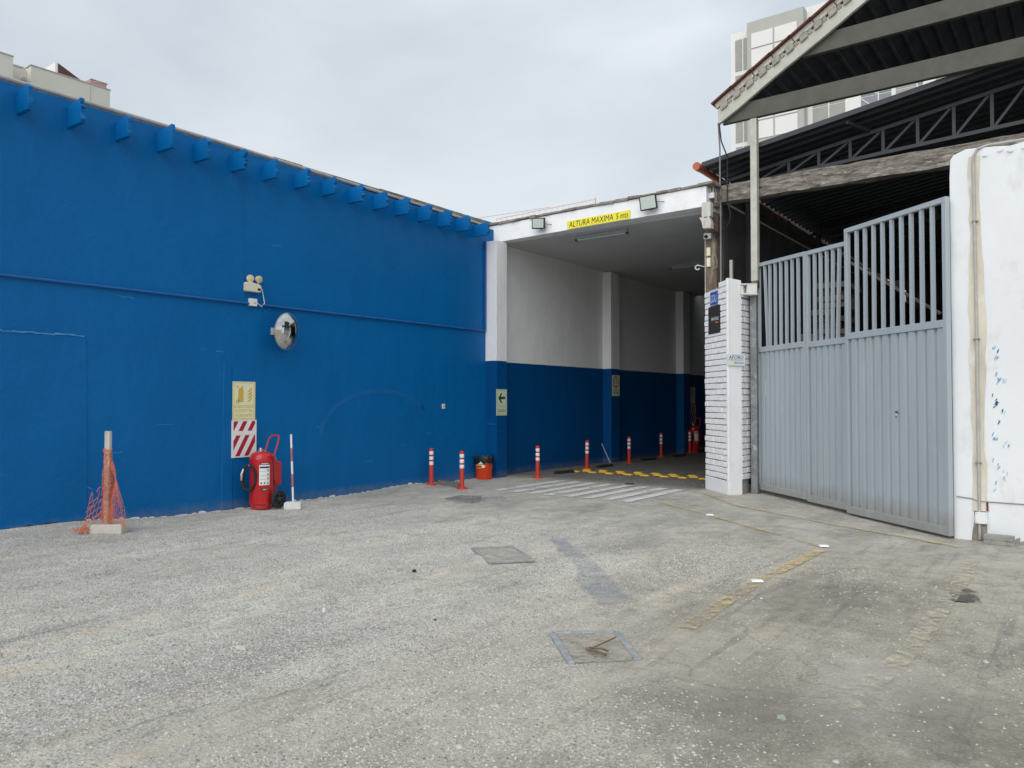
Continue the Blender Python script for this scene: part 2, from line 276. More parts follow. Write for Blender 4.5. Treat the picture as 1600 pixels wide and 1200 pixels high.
# ------------------------------------------------------------------ mesh helpers
ORG = {}
class B:
    def __init__(s): s.v = []; s.f = []
    def add(s, vs, fs):
        k = len(s.v); s.v += [tuple(map(float, q)) for q in vs]; s.f += [tuple(i + k for i in f) for f in fs]; return s
    def box(s, x0, x1, y0, y1, z0, z1):
        return s.add([(x0,y0,z0),(x1,y0,z0),(x1,y1,z0),(x0,y1,z0),(x0,y0,z1),(x1,y0,z1),(x1,y1,z1),(x0,y1,z1)],
                     [(3,2,1,0),(4,5,6,7),(0,1,5,4),(1,2,6,5),(2,3,7,6),(3,0,4,7)])
    def obox(s, c, a, bb, cc):       # centre and three half-axis vectors (right handed)
        c, a, bb, cc = map(np.asarray, (c, a, bb, cc))
        vs = [c + i*a + j*bb + k*cc for k in (-1, 1) for (i, j) in ((-1,-1),(1,-1),(1,1),(-1,1))]
        return s.add(vs, [(3,2,1,0),(4,5,6,7),(0,1,5,4),(1,2,6,5),(2,3,7,6),(3,0,4,7)])
    def bar(s, p, q, w, h, up=(0,0,1)):
        p, q = np.asarray(p, float), np.asarray(q, float); d = q - p; l = np.linalg.norm(d); d = d / l; up = np.asarray(up, float)
        if abs(d @ up) > .98: up = np.array([0., 1., 0.])
        r = np.cross(d, up); r /= np.linalg.norm(r); u = np.cross(r, d)
        return s.obox((p + q) / 2, d * l / 2, -r * w / 2, u * h / 2)
    def tube(s, pts, r, n=10, cap=True):
        pts = [np.asarray(q, float) for q in pts]; k = len(pts); rings = []; pr = None
        for i, p in enumerate(pts):
            d = pts[min(i+1, k-1)] - pts[max(i-1, 0)]; d /= np.linalg.norm(d) + 1e-12
            if pr is None:
                a = np.array([0, 0, 1.]) if abs(d[2]) < .9 else np.array([1., 0, 0]); pr = np.cross(d, a)
            pr = pr - d * (pr @ d); pr /= np.linalg.norm(pr); w = np.cross(d, pr); rr = r[i] if hasattr(r, '__len__') else r
            rings.append([p + rr * (math.cos(2*math.pi*j/n) * pr + math.sin(2*math.pi*j/n) * w) for j in range(n)])
        fs = [(i*n+j, i*n+(j+1)%n, (i+1)*n+(j+1)%n, (i+1)*n+j) for i in range(k-1) for j in range(n)]
        if cap: fs += [tuple(range(n-1, -1, -1)), tuple((k-1)*n + j for j in range(n))]
        return s.add([q for g in rings for q in g], fs)
    def lathe(s, prof, c=(0,0,0), n=24, ax=(0,0,1), ex=(1,0,0)):   # prof: (radius, height)
        ax = np.asarray(ax, float); ax /= np.linalg.norm(ax); ex = np.asarray(ex, float); ex = ex - ax*(ex@ax); ex /= np.linalg.norm(ex); ey = np.cross(ax, ex); c = np.asarray(c, float)
        vs = [c + ax*h + rr*(math.cos(2*math.pi*j/n)*ex + math.sin(2*math.pi*j/n)*ey) for rr, h in prof for j in range(n)]
        k = len(prof); fs = [(i*n+j, i*n+(j+1)%n, (i+1)*n+(j+1)%n, (i+1)*n+j) for i in range(k-1) for j in range(n)]
        fs += [tuple(range(n-1, -1, -1)), tuple((k-1)*n + j for j in range(n))]
        return s.add(vs, fs)
    def prism(s, poly, o, a, bb, depth):   # polygon in the frame (o; a, bb), extruded along a x bb by depth
        o, a, bb = (np.asarray(q, float) for q in (o, a, bb)); nn = np.cross(a, bb); k = len(poly)
        vs = [o + p*a + q*bb for p, q in poly] + [o + p*a + q*bb + nn*depth for p, q in poly]
        return s.add(vs, [tuple(range(k-1, -1, -1)), tuple(range(k, 2*k))] + [(i, (i+1)%k, k+(i+1)%k, k+i) for i in range(k)])
    def sheet(s, poly, z):
        k = len(poly); return s.add([(p, q, z) for p, q in poly], [tuple(range(k))])
    def build(s, name, mat, parent=None, smooth=False, org=None, bevel=0., seg=2):
        me = bpy.data.meshes.new(name); v = np.array(s.v)
        if parent is not None: og = ORG[parent]
        elif org is not None: og = np.asarray(org, float)
        else: lo, hi = v.min(0), v.max(0); og = np.array([(lo[0]+hi[0])/2, (lo[1]+hi[1])/2, lo[2]])
        me.from_pydata((v - og).tolist(), [], s.f)
        bm = bmesh.new(); bm.from_mesh(me); bmesh.ops.recalc_face_normals(bm, faces=bm.faces)
        if bevel: bmesh.ops.bevel(bm, geom=list(bm.edges), offset=bevel, segments=seg, profile=.7, affect='EDGES', clamp_overlap=True)
        bm.to_mesh(me); bm.free(); me.materials.append(M[mat])
        if smooth:
            for p in me.polygons: p.use_smooth = True
            me.set_sharp_from_angle(angle=math.radians(38))
        ob = bpy.data.objects.new(name, me); COL.objects.link(ob)
        if parent is None: ob.location = og
        else: ob.parent = parent
        ORG[ob] = og; return ob
def tag(o, label, cat=None, group=None, kind=None):
    if label: o['label'] = label
    if cat: o['category'] = cat
    if group: o['group'] = group
    if kind: o['kind'] = kind
    return o
def struct(o): o['kind'] = 'structure'; return o
def empty(name, loc, label, cat, group=None):
    o = bpy.data.objects.new(name, None); COL.objects.link(o); o.location = loc; o.empty_display_size = .1; ORG[o] = np.asarray(loc, float)
    return tag(o, label, cat, group)
def copy_tree(o, parent=None):
    c = o.copy(); COL.objects.link(c)
    if parent is not None: c.parent = parent
    for ch in o.children: copy_tree(ch, c)
    return c
def lettering(name, body, mat, parent, o, right, width=None, height=.1, up=(0,0,1), bold=0., shear=0., align='LEFT'):
    cu = bpy.data.curves.new(name, 'FONT'); cu.body = body; cu.size = 1; cu.offset = bold; cu.shear = shear; cu.resolution_u = 2
    tmp = bpy.data.objects.new(name, cu); COL.objects.link(tmp)
    dg = bpy.context.evaluated_depsgraph_get(); me = bpy.data.meshes.new_from_object(tmp.evaluated_get(dg)); bpy.data.objects.remove(tmp)
    v = np.array([q.co[:] for q in me.vertices]); lo, hi = v.min(0), v.max(0); f = [tuple(p.vertices) for p in me.polygons]; bpy.data.meshes.remove(me)
    sy = height / (hi[1] - lo[1]); sx = width / (hi[0] - lo[0]) if width else sy
    right, up = np.asarray(right, float), np.asarray(up, float); o = np.asarray(o, float)
    bb = B(); bb.add([o + right*(q[0]-lo[0])*sx + up*(q[1]-lo[1])*sy for q in v], f)
    me = bpy.data.meshes.new(name); me.from_pydata((np.array(bb.v) - ORG[parent]).tolist(), [], bb.f); me.materials.append(M[mat])
    ob = bpy.data.objects.new(name, me); COL.objects.link(ob); ob.parent = parent; ORG[ob] = ORG[parent]; return ob
def rect(x0, x1, y0, y1): return [(x0,y0),(x1,y0),(x1,y1),(x0,y1)]
def j(a): return random.uniform(-a, a)
U3 = np.array([0, 0, 1.])
# ------------------------------------------------------------------ ground
def sstep(a, b, x):
    q = np.clip((x - a) / (b - a), 0, 1); return q*q*(3 - 2*q)
def gz(x, y):
    x = np.asarray(x, float); y = np.asarray(y, float)
    g = (1 - sstep(4.6, 6.6, x + .16*y)) * (1 - sstep(-6.0, -4.6, y))
    tr = .009*np.sin(x*7.3 + .6*np.sin(y*.7)) + .006*np.sin(x*15.1 + y*.5 + 1) + .005*np.sin(y*3.1 + x*4.7)
    mound = .105*np.exp(-np.clip(x, 0, 9)/.55) * (sstep(-7.6, -9.2, y)) + .055*np.exp(-np.clip(x, 0, 9)/.3) * np.exp(-((y + 3.2)/.8)**2)
    near = .004*np.sin(x*5 + y*2.2) * (1 - sstep(-8.5, -7, y))
    return tr*g*.9 + mound + near*(1 - g)
xs = np.concatenate([[-400, -120, -40, -12, -3], np.linspace(-.6, 11.5, 150), [13, 17, 40, 120, 400]])
ys = np.concatenate([[-400, -120, -40, -22, -16], np.linspace(-14.2, -1, 150), np.linspace(-.5, 12, 20), [20, 40, 120, 400, 900]])
gx, gy = np.meshgrid(xs, ys); inside = (gx > -.7) & (gx < 11.6) & (gy > -14.3) & (gy < 12.1)
gzz = np.where(inside, gz(gx, gy), 0.); nx, ny = len(xs), len(ys)
g = B(); g.v = list(map(tuple, np.stack([gx.ravel(), gy.ravel(), gzz.ravel()], 1).tolist()))
g.f = [(r*nx+c, r*nx+c+1, (r+1)*nx+c+1, (r+1)*nx+c) for r in range(ny-1) for c in range(nx-1)]
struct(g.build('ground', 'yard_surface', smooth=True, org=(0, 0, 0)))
# crushed stone lying on the yard
def stones(name, n, s0, s1, test, mat='gravel_stone', tone=(0, 1)):
    ptsx, ptsy = [], []
    x = rng.uniform(0.02, 11.4, n*6); y = rng.uniform(-13.0, 1.0, n*6)
    k = rng.random(n*6) < test(x, y); x = x[k][:n]; y = y[k][:n]; n = len(x)
    s = s0 * (s1/s0) ** (rng.random(n)**1.7); a = rng.uniform(0, 6.28, n); asp = rng.uniform(.6, 1, n); h = rng.uniform(.35, .8, n)
    V = np.zeros((n, 6, 3)); z0 = gz(x, y)
    for q in range(5):
        an = a + q*2*math.pi/5 + rng.uniform(-.3, .3, n); rr = s*rng.uniform(.75, 1.1, n)
        dx, dy = rr*np.cos(an), rr*np.sin(an)*asp
        V[:, q, 0] = x + dx; V[:, q, 1] = y + dy; V[:, q, 2] = z0 - .001 + rng.uniform(0, .12, n)*s
    V[:, 5, 0] = x + rng.uniform(-.3, .3, n)*s; V[:, 5, 1] = y + rng.uniform(-.3, .3, n)*s; V[:, 5, 2] = z0 + h*s
    base = (np.arange(n)*6)[:, None]
    T = np.concatenate([base + np.array([q, (q+1) % 5, 5]) for q in range(5)], 1).reshape(-1)
    me = bpy.data.meshes.new(name); me.vertices.add(n*6); me.vertices.foreach_set('co', V.reshape(-1).astype(np.float32))
    me.loops.add(n*15); me.loops.foreach_set('vertex_index', T.astype(np.int32)); me.polygons.add(n*5)
    me.polygons.foreach_set('loop_start', (np.arange(n*5)*3).astype(np.int32)); me.polygons.foreach_set('loop_total', np.full(n*5, 3, np.int32))
    me.update(calc_edges=True); at = me.attributes.new('tone', 'FLOAT', 'POINT')
    at.data.foreach_set('value', np.repeat(rng.uniform(tone[0], tone[1], n), 6).astype(np.float32)); me.materials.append(M[mat])
    o = bpy.data.objects.new(name, me); COL.objects.link(o); o['kind'] = 'stuff'; return o
def dens(x, y):
    depth = (x - CAM[0])*-.6 + (y - CAM[1])*.8; lat = (x - CAM[0])*.8 + (y - CAM[1])*.6
    vis = (depth > 2.9) & (np.abs(lat) < depth*.70)
    left = 1 - sstep(4.6, 7.6, x + .16*y + .9*np.sin(y*1.3))
    d = (.055 + .945*left) * (1 - .93*sstep(-6.2, -4.2, y)) * np.clip((7.5/np.maximum(depth, 1)), .25, 1)**1.5
    clump = .55 + .45*np.sin(x*3.1 + 1.3*np.sin(y*.8))*np.sin(y*1.1 + x*.7)
    return np.where(vis, d*np.clip(clump, .12, 1), 0)
s_ = stones('gravel', 220000, .003, .012, dens, tone=(.08, .92)); tag(s_, 'fine grey crushed stone strewn over the yard', 'gravel')
s_ = stones('loose_stones', 1500, .008, .022, lambda x, y: dens(x, y)**.8, tone=(.22, .8)); tag(s_, 'larger loose pebbles and grit scattered on the yard', 'gravel')
# ------------------------------------------------------------------ blue boundary wall
wall = empty('blue_wall', (0, -8, 0), 'long blue painted plaster wall with beam ends along its top', 'wall')
n = 60; w = B(); tops = [(-20, 5.44), (-7, 5.44), (-.66, 5.345)]
pts = [(-20, -.3)] + [(-.66, -.3)] + [(-.66 - (19.34)*i/n, np.interp(-.66 - 19.34*i/n, [q[0] for q in tops], [q[1] for q in tops]) + j(.008)) for i in range(n + 1)]
w.prism(pts, (-.35, 0, 0), (0, 1, 0), U3, .35); w.build('plaster_face', 'blue_paint', wall)
B().box(-.35, .0, -.655, -.525, 5.06, 5.35).build('end_block', 'blue_paint', wall, bevel=.01)
# bricked-up doorway (slightly proud patch), shallow pilaster and the ghost of a bricked-up arch
pt = [(-20, .0), (-8.95, .0), (-8.96, 1.2), (-8.985, 2.43)] + [(-9.05 - .3*i, 2.455 + j(.012)) for i in range(30)]
B().prism(pt, (-.01, 0, 0), (0, 1, 0), U3, .019).build('bricked_doorway', 'blue_paint', wall, bevel=.004, seg=1)
rg = B(); 
for i in range(26):
    y0 = -12 + i*.117; rg.obox((.011 + j(.002), y0, 2.458 + j(.006)), (.006, 0, 0), (0, .062, j(.006)), (0, 0, .006 + abs(j(.006))))
rg.build('plaster_ridge', 'blue_scuff', wall)
for y_, z_, l_, h_ in ((-7.15, 2.36, .12, .012), (-8.6, 3.02, .22, .01), (-7.9, 3.12, .5, .008), (-9.3, 1.75, .3, .01), (-8.7, .95, .18, .014), (-5.3, 1.2, .1, .01), (-4.2, .55, .2, .012), (-6.2, 4.1, .2, .01), (-9.0, .5, .12, .02), (-3.3, .8, .12, .012), (-2.6, 1.0, .1, .012), (-8.05, 1.3, .25, .008)):
    q_ = [(y_ + l_*k/6, z_ + j(h_)) for k in range(7)]; q2 = [(a, b_ - h_*random.uniform(.3, 1)) for a, b_ in q_]
    B().prism(q2 + q_[::-1], (.001, 0, 0), (0, 1, 0), U3, .0015).build('scuff_mark', 'blue_scuff', wall)
B().prism([(-7.05, 0), (-6.86, 0), (-6.87, 1.2), (-6.9, 2.2), (-7.02, 2.25)], (-.01, 0, 0), (0, 1, 0), U3, .022).build('shallow_pilaster', 'blue_paint', wall, bevel=.006, seg=1)
ar = []
for i in range(25):
    a = math.pi*(1 - i/24*.93); ar.append((-3.83 + 1.33*math.cos(a), 1.02 + .75*math.sin(a)))
ao = [(-3.83 + 1.42*math.cos(math.pi*(1 - i/24*.93)), 1.0 + .84*math.sin(math.pi*(1 - i/24*.93))) for i in range(24, -1, -1)]
ab = B()
for i in range(24):
    q = [ar[i], ar[i+1], ao[23-i], ao[24-i]]; ab.prism([q[0], q[3], q[2], q[1]], (-.01, 0, 0), (0, 1, 0), U3, .018 - .0004*i)
ab.build('arch_outline', 'blue_arch', wall)
rg = B(); y0 = -12.0
while y0 < -.9:
    l = random.uniform(.05, .2); h = random.uniform(.003, .016) if random.random() < .85 else .03; zb = float(gz(.03, y0))
    rg.prism([(y0, zb - .02), (y0 + l, zb - .02), (y0 + l*.9, zb + h*random.uniform(.4, 1)), (y0 + l*.5, zb + h), (y0 + .01, zb + h*random.uniform(.2, .8))], (.001, 0, 0), (0, 1, 0), U3, .008); y0 += l + random.uniform(0, .12)
rg.build('chipped_base', 'concrete_white', wall)
STUB = [29,108,183,248,306,363,413,461,504,546,584,619,653,685,713,742]
for i, x in enumerate([-155, -65] + STUB):
    y0 = -10.35 - .56*(1 - i) if i < 2 else px(x, 125 + .3046*x + 45*(1 - x/1300), 0)[1]
    ln = .355 + j(.03); hh = .285 + j(.02); poly = [(-.1, 5.085), (ln - .02, 5.075)]
    rag = random.choice([.008, .02, .04])
    poly += [(ln + j(rag), 5.085 + hh*k/9) for k in range(1, 9)] + [(ln - .04 + j(.03), 5.085 + hh + .012), (ln - .12, 5.085 + hh - .01), (-.1, 5.085 + hh - .03)]
    B().prism(poly, (0, y0 + .03, 0), (1, 0, 0), U3, .055).build('beam_end', 'blue_paint', wall, bevel=.003, seg=1)
rb = B()
for k in range(34):
    y0 = -20 + k*.58; rb.box(-.5, -.12, y0, y0 + .57, 5.46 + j(.006), 5.545 + j(.01))
rb.build('roof_edge', 'coping', wall)
B().tube([(-.05, -20, 5.50), (-.05, -7, 5.50), (-.05, -.8, 5.41)], .028, 8).build('eave_pipe', 'grey_pipe', wall, smooth=True)
B().box(-14, -.36, -20, 10, 0, 5.3).build('building_mass', 'inner_wall', wall)
# conduit with junction box, emergency lamp, mirror
t1 = tag(B().tube([(.03, -20, 3.115), (.03, -6.62, 3.118)], .019, 8).tube([(.03, -6.48, 3.118), (.03, -.86, 3.122), (.03, -.842, 3.14), (.03, -.842, 5.05)], .019, 8).build('conduit', 'conduit_blue', smooth=True),
   'thin blue painted conduit running level across the blue wall', 'conduit')
jb = tag(B().box(.004, .055, -6.615, -6.485, 3.085, 3.20).build('junction_box', 'box_white', bevel=.008), 'small square white junction box on the blue conduit', 'junction box')
B().lathe([(.012, 0), (.012, .006)], (.055, -6.53, 3.13), 10, (1, 0, 0), (0, 1, 0)).build('screw', 'cable_grey', jb)
B().tube([(.05, -6.49, 3.14), (.04, -6.40, 3.09), (.04, -6.345, 3.15), (.04, -6.385, 3.33), (.07, -6.41, 3.36)], .007, 6).build('cord', 'box_white', jb, smooth=True)
el = empty('emergency_light', (.06, -6.57, 3.3), 'ivory twin-head emergency light above the white junction box', 'emergency light')
B().prism([(-6.70, 3.32), (-6.69, 3.30), (-6.45, 3.30), (-6.435, 3.32), (-6.435, 3.40), (-6.48, 3.425), (-6.52, 3.43), (-6.6, 3.445), (-6.69, 3.44), (-6.70, 3.42)], (.005, 0, 0), (0, 1, 0), U3, .085).build('housing', 'ivory', el, bevel=.012)
B().box(.091, .096, -6.505, -6.455, 3.325, 3.36).build('switch_panel', 'black_paint', el)
for yy, zz, dy in ((-6.62, 3.50, -.35), (-6.475, 3.505, .1)):
    ax = np.array([1, dy, -.12]); ax /= np.linalg.norm(ax); c0 = np.array([.05, yy, zz])
    hd = B().lathe([(.02, -.05), (.045, -.02), (.056, .02), (.056, .035), (.048, .037)], c0, 20, ax, (0, 1, 0)).tube([(.05, yy, 3.43), (.05, yy, zz - .02)], .012, 8).build('lamp_head', 'ivory', el, smooth=True)
    B().lathe([(.046, .0375), (.03, .044), (.002, .047)], c0, 20, ax, (0, 1, 0)).build('lens', 'lamp_yellow', hd, smooth=True)
mr = empty('convex_mirror', (.22, -6.0, 2.73), 'round convex traffic mirror bolted to the blue wall', 'mirror')
ang = math.radians(15); ax = np.array([math.cos(ang), math.sin(ang), -.09]); ax /= np.linalg.norm(ax); mc = np.array([.235, -6.085, 2.72])
B().lathe([(.02, -.06), (.24, -.015), (.285, .0), (.292, .012), (.285, .02)], mc, 40, ax).build('rim', 'cable_grey', mr, smooth=True)
prof = [(.284*math.sin(k/12*math.pi/2)**1.0, 0) for k in range(13)]
Rr = .42; prof = [(r_, .02 + math.sqrt(Rr**2 - r_**2) - math.sqrt(Rr**2 - .28**2)) for r_ in np.linspace(.28, .004, 16)]
B().lathe(prof, mc, 48, ax).build('glass', 'mirror_glass', mr, smooth=True)
B().tube([(.0, -6.14, 2.72), (.10, -6.12, 2.72), mc - ax*.05], .022, 8).box(.003, .02, -6.20, -6.10, 2.67, 2.78).build('bracket', 'camera_plastic', mr)
# ------------------------------------------------------------------ signs
def plate(name, label, o, right, w, h, mat, th=.006, cat='sign', bev=.0):
    right = np.asarray(right, float); o = np.asarray(o, float)
    return tag(B().prism(rect(0, w, 0, h), o, right, U3, th).build(name, mat, bevel=bev), label, cat)
def flat(name, polys, mat, parent, o, right, off):
    right = np.asarray(right, float); nn = np.cross(right, U3); bb = B(); o = np.asarray(o, float) + nn*off
    for p in polys: bb.add([o + a*right + q*U3 for a, q in p], [tuple(range(len(p)))])
    return bb.build(name, mat, parent)
def frame_polys(x0, x1, y0, y1, t): return [rect(x0, x1, y0, y0+t), rect(x0, x1, y1-t, y1), rect(x0, x0+t, y0+t, y1-t), rect(x1-t, x1, y0+t, y1-t)]
def disc(cx, cy, r, n=18, ry=None): return [(cx + r*math.cos(2*math.pi*k/n), cy + (ry or r)*math.sin(2*math.pi*k/n)) for k in range(n)]
RY = np.array([0, 1., 0]); RX = np.array([1., 0, 0])
o = np.array([.004, -6.872, 1.338]); s = plate('fire_sign', 'yellow wheeled fire extinguisher sign on the blue wall', o, RY, .393, .58, 'sign_cream')
flat('border', frame_polys(.015, .378, .21, .565, .008) + frame_polys(.015, .378, .015, .195, .008), 'sign_gold', s, o, RY, .0075)
ex = [[(.09,.27),(.175,.27),(.185,.30),(.185,.455),(.165,.49),(.12,.49),(.10,.455)], [(.10,.49),(.085,.525),(.065,.53),(.07,.515),(.085,.48)], disc(.085,.275,.03), [(.19,.50),(.17,.515),(.145,.5),(.165,.49)]]
fl = [[(.25 + .0, .27 + k*.05), (.30, .285 + k*.05), (.335, .325 + k*.05), (.325, .355 + k*.05), (.31, .325 + k*.05), (.28, .305 + k*.05)] for k in range(4)]
flat('pictogram', ex + fl, 'sign_gold', s, o, RY, .0075)
flat('wheel_mark', [disc(.085, .275, .014)], 'sign_cream', s, o, RY, .0085)
lettering('lettering', 'EXTINTOR', 'sign_gold', s, o + RX*.0075 + RY*.05 + U3*.115, RY, .295, .045, bold=.004)
lettering('lettering', 'RODANTE', 'sign_gold', s, o + RX*.0075 + RY*.055 + U3*.045, RY, .285, .045, bold=.004)
o = np.array([.012, -6.888, .77]); s = plate('hazard_sign', 'white panel with diagonal red stripes above the extinguisher', o, RY, .43, .565, 'sign_white')
def clip(p, x0, x1, y0, y1):
    for ax_, lim, sg in ((0, x0, 1), (0, x1, -1), (1, y0, 1), (1, y1, -1)):
        q = []
        for k in range(len(p)):
            a, b_ = p[k], p[(k+1) % len(p)]; da, db = sg*(a[ax_]-lim), sg*(b_[ax_]-lim)
            if da >= 0: q.append(a)
            if da*db < 0: f_ = da/(da-db); q.append((a[0]+f_*(b_[0]-a[0]), a[1]+f_*(b_[1]-a[1])))
        p = q
        if not p: return p
    return p
st = []
for k in range(-4, 6):
    base = [(k*.155 + .05, 0), (k*.155 + .125, 0), (k*.155 + .125 + .31, .565), (k*.155 + .05 + .31, .565)]
    for (y0, y1) in ((.02, .335), (.40, .548)):
        q = clip(base, .03, .405, y0, y1)
        if len(q) > 2: st.append(q)
flat('stripes', st, 'sign_red', s, o, RY, .0075)
flat('torn_sticker', [[(.16, .36), (.2, .34), (.40, .345), (.41, .39), (.19, .392)]], 'sign_white', s, o, RY, .0085)
o = np.array([.302, -.815, 1.32]); s = plate('exit_sign', 'pale green exit sign with left arrow on the entrance pilaster', o, RY, .365, .555, 'sign_salida')
flat('border', frame_polys(.015, .35, .20, .54, .007) + frame_polys(.015, .35, .02, .185, .007), 'sign_grey', s, o, RY, .0075)
flat('arrow', [[(.06,.37),(.15,.475),(.205,.475),(.145,.40),(.30,.40),(.30,.345),(.145,.345),(.205,.265),(.15,.265)]], 'sign_green', s, o, RY, .0075)
lettering('lettering', 'SALIDA', 'sign_green', s, o + RX*.0075 + RY*.045 + U3*.07, RY, .28, .065, bold=.004)
o = np.array([.252, 4.205, 1.76]); s = plate('speed_limit_sign', 'speed limit sign with red ring on a shaded tunnel pilaster', o, RY, .40, .555, 'sign_salida')
ring = [[(.2 + .15*math.cos(a), .365 + .155*math.sin(a)), (.2 + .15*math.cos(b_), .365 + .155*math.sin(b_)), (.2 + .118*math.cos(b_), .365 + .123*math.sin(b_)), (.2 + .118*math.cos(a), .365 + .123*math.sin(a))] for a, b_ in [(k*math.pi/14, (k+1)*math.pi/14) for k in range(28)]]
flat('red_ring', ring, 'sign_red', s, o, RY, .0075)
lettering('lettering', '15', 'sign_black', s, o + RX*.0075 + RY*.13 + U3*.325, RY, .14, .11, bold=.004)
lettering('lettering', 'Km/h', 'sign_black', s, o + RX*.0075 + RY*.155 + U3*.27, RY, .09, .03, bold=.02)
lettering('lettering', 'VELOCIDAD', 'sign_green', s, o + RX*.0075 + RY*.06 + U3*.135, RY, .28, .04, bold=.004)
lettering('lettering', 'MAXIMA', 'sign_green', s, o + RX*.0075 + RY*.06 + U3*.06, RY, .28, .05, bold=.004)
sk = B().box(.002, .03, -2.19, -2.12, 1.47, 1.57).build('wall_socket', 'ivory', bevel=.006); tag(sk, 'tiny beige socket on the blue wall left of the exit sign', 'socket')
flat('outlet', [rect(.02, .05, .03, .06)], 'cable_grey', sk, (.03, -2.19, 1.47), RY, .001)
# ------------------------------------------------------------------ tunnel
tn = empty('tunnel_building', (2.3, 4, 0), 'covered driveway with white over blue walls and white fascia beam', 'building')
B().box(-.34, 0, -.51, 17, 0, 5.30).build('left_wall', 'two_tone_shaded_paint', tn)
B().box(-.02, .30, -.80, -.442, -.05, 5.04).build('pilaster', 'two_tone_shaded_paint', tn, bevel=.006)
B().prism([(.02, 0), (.26, 0), (.245, .03), (.04, .03)], (-.0, -.8055, 1.12), (1, 0, 0), (0, 0, 1), .004).build('plaster_ledge', 'blue_paint', tn)
B().box(.298, .306, -.79, -.45, .985, .995).build('plaster_ledge', 'conduit_blue', tn)
for y0, y1 in ((4.165, 4.614), (8.70, 9.2)): B().box(-.02, .25, y0, y1, -.05, 5.05).build('pilaster', 'two_tone_shaded_paint', tn, bevel=.006)
B().box(4.62, 4.88, .12, 17, 0, 5.5).build('right_wall', 'inner_wall', tn)
sl = B(); sl.prism([(-.12, 5.065), (4.86, 5.127), (4.86, 5.492), (-.12, 5.44)], (0, -.26, 0), (1, 0, 0), U3, .26); sl.build('fascia', 'white_plaster', tn, bevel=.006)
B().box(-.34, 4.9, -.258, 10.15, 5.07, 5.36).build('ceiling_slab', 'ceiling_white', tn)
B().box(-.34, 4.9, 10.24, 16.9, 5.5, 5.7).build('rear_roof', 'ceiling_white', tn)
B().box(-.34, 4.9, 17.0, 17.2, 0, 6.1).build('end_wall', 'two_tone_shaded_paint', tn)
x0 = -.12
while x0 < 4.75:
    l = random.uniform(.16, .34); z = 5.44 + .05*(x0 + .12)/4.84
    B().obox((x0 + l/2, -.36, z + .032 + j(.006)), (l/2 - .004, 0, j(.006)), (j(.01), .2 + j(.02), 0), (0, 0, .026 + j(.008))).build('coping_slab', 'coping', tn, bevel=.006, seg=1); x0 += l
# height sign, flood lights, ceiling lamps
o = py(886.5, 359.5, -.53); o[2] = 5.098; wd = py(985, 343, -.53)[0] - o[0]; rt = np.array([1, 0, .0124]); rt /= np.linalg.norm(rt)
s = tag(B().prism(rect(0, wd, 0, .165), o, rt, U3, .006).build('height_sign', 'sign_yellow'), 'yellow maximum height sign on the white tunnel fascia', 'sign')
lettering('lettering', 'ALTURA MAXIMA', 'sign_black', s, o + rt*.045 + U3*.03 + np.array([0, -.008, 0]), rt, wd*.71, .115, bold=.0, shear=.12)
lettering('lettering', '5 mts', 'sign_black', s, o + rt*(wd*.785) + U3*.03 + np.array([0, -.008, 0]), rt, wd*.185, .115, bold=.0, shear=.12)
def flood(cx, cy, w_, h_, tilt, label):
    c0 = py(cx, cy, -.66); r = empty('flood_light', c0, label, 'flood light', 'flood lights on the tunnel fascia')
    rr = np.array([.96, .22, math.sin(tilt)]); rr /= np.linalg.norm(rr); n0 = np.array([.22, -.96, -.16]); n0 /= np.linalg.norm(n0); uu = np.cross(n0, rr); uu /= np.linalg.norm(uu)
    if uu[2] < 0: uu = -uu
    B().obox(c0, rr*w_/2, uu*h_/2, n0*.03).build('case', 'black_paint', r, bevel=.008)
    B().obox(c0 + n0*.031, rr*(w_/2 - .022), uu*(h_/2 - .022), n0*.004).build('glass', 'lens_glass', r)
    for k in range(4): B().bar(c0 - n0*.031 + rr*(k - 1.5)*w_/5 - uu*h_/2.4, c0 - n0*.031 + rr*(k - 1.5)*w_/5 + uu*h_/2.4, .006, .03, n0).build('cooling_fin', 'black_paint', r)
    p = c0 - uu*h_*.42
    B().tube([c0 - rr*w_*.5, p - rr*w_*.45 + n0*-.04, p + np.array([0, .09, 0])], .008, 6).tube([c0 + rr*w_*.5, p + rr*w_*.45 - n0*.04, p + np.array([0, .09, 0])], .008, 6).tube([p + np.array([0, .05, 0]), p + np.array([0, .14, 0])], .01, 6).build('bracket', 'cable_grey', r)
    B().tube([c0 + rr*w_*.3 - n0*.03, c0 + rr*w_*.8 + np.array([0, .05, -.02]), c0 + rr*w_*.85 + np.array([0, .125, 0])], .006, 6).build('cord', 'cable_black', r)
flood(841.5, 349, .285, .225, -.07, 'square black flood light left of the yellow height sign')
flood(1013, 316.5, .32, .27, .09, 'square black flood light right of the yellow height sign')
for (x0, x1, yy, lb) in ((1.78, 2.99, .0, 'slim fluorescent fixture on the tunnel ceiling just behind the fascia'), (1.87, 3.07, 4.33, 'slim fluorescent fixture farther back on the dark tunnel ceiling')):
    r = empty('ceiling_lamp', ((x0+x1)/2, yy, 4.98), lb, 'lamp', 'fluorescent fixtures on the tunnel ceiling')
    B().box(x0, x1, yy - .05, yy + .05, 5.0, 5.068).build('housing', 'sign_grey', r, bevel=.008)
    B().tube([(x0 + .03, yy, 4.985), (x1 - .03, yy, 4.985)], .016, 8).build('tube', 'lens_glass', r, smooth=True)
    for xx in (x0, x1 - .03): B().box(xx, xx + .03, yy - .045, yy + .045, 4.962, 4.9995).build('end_cap', 'wheel_hub', r)
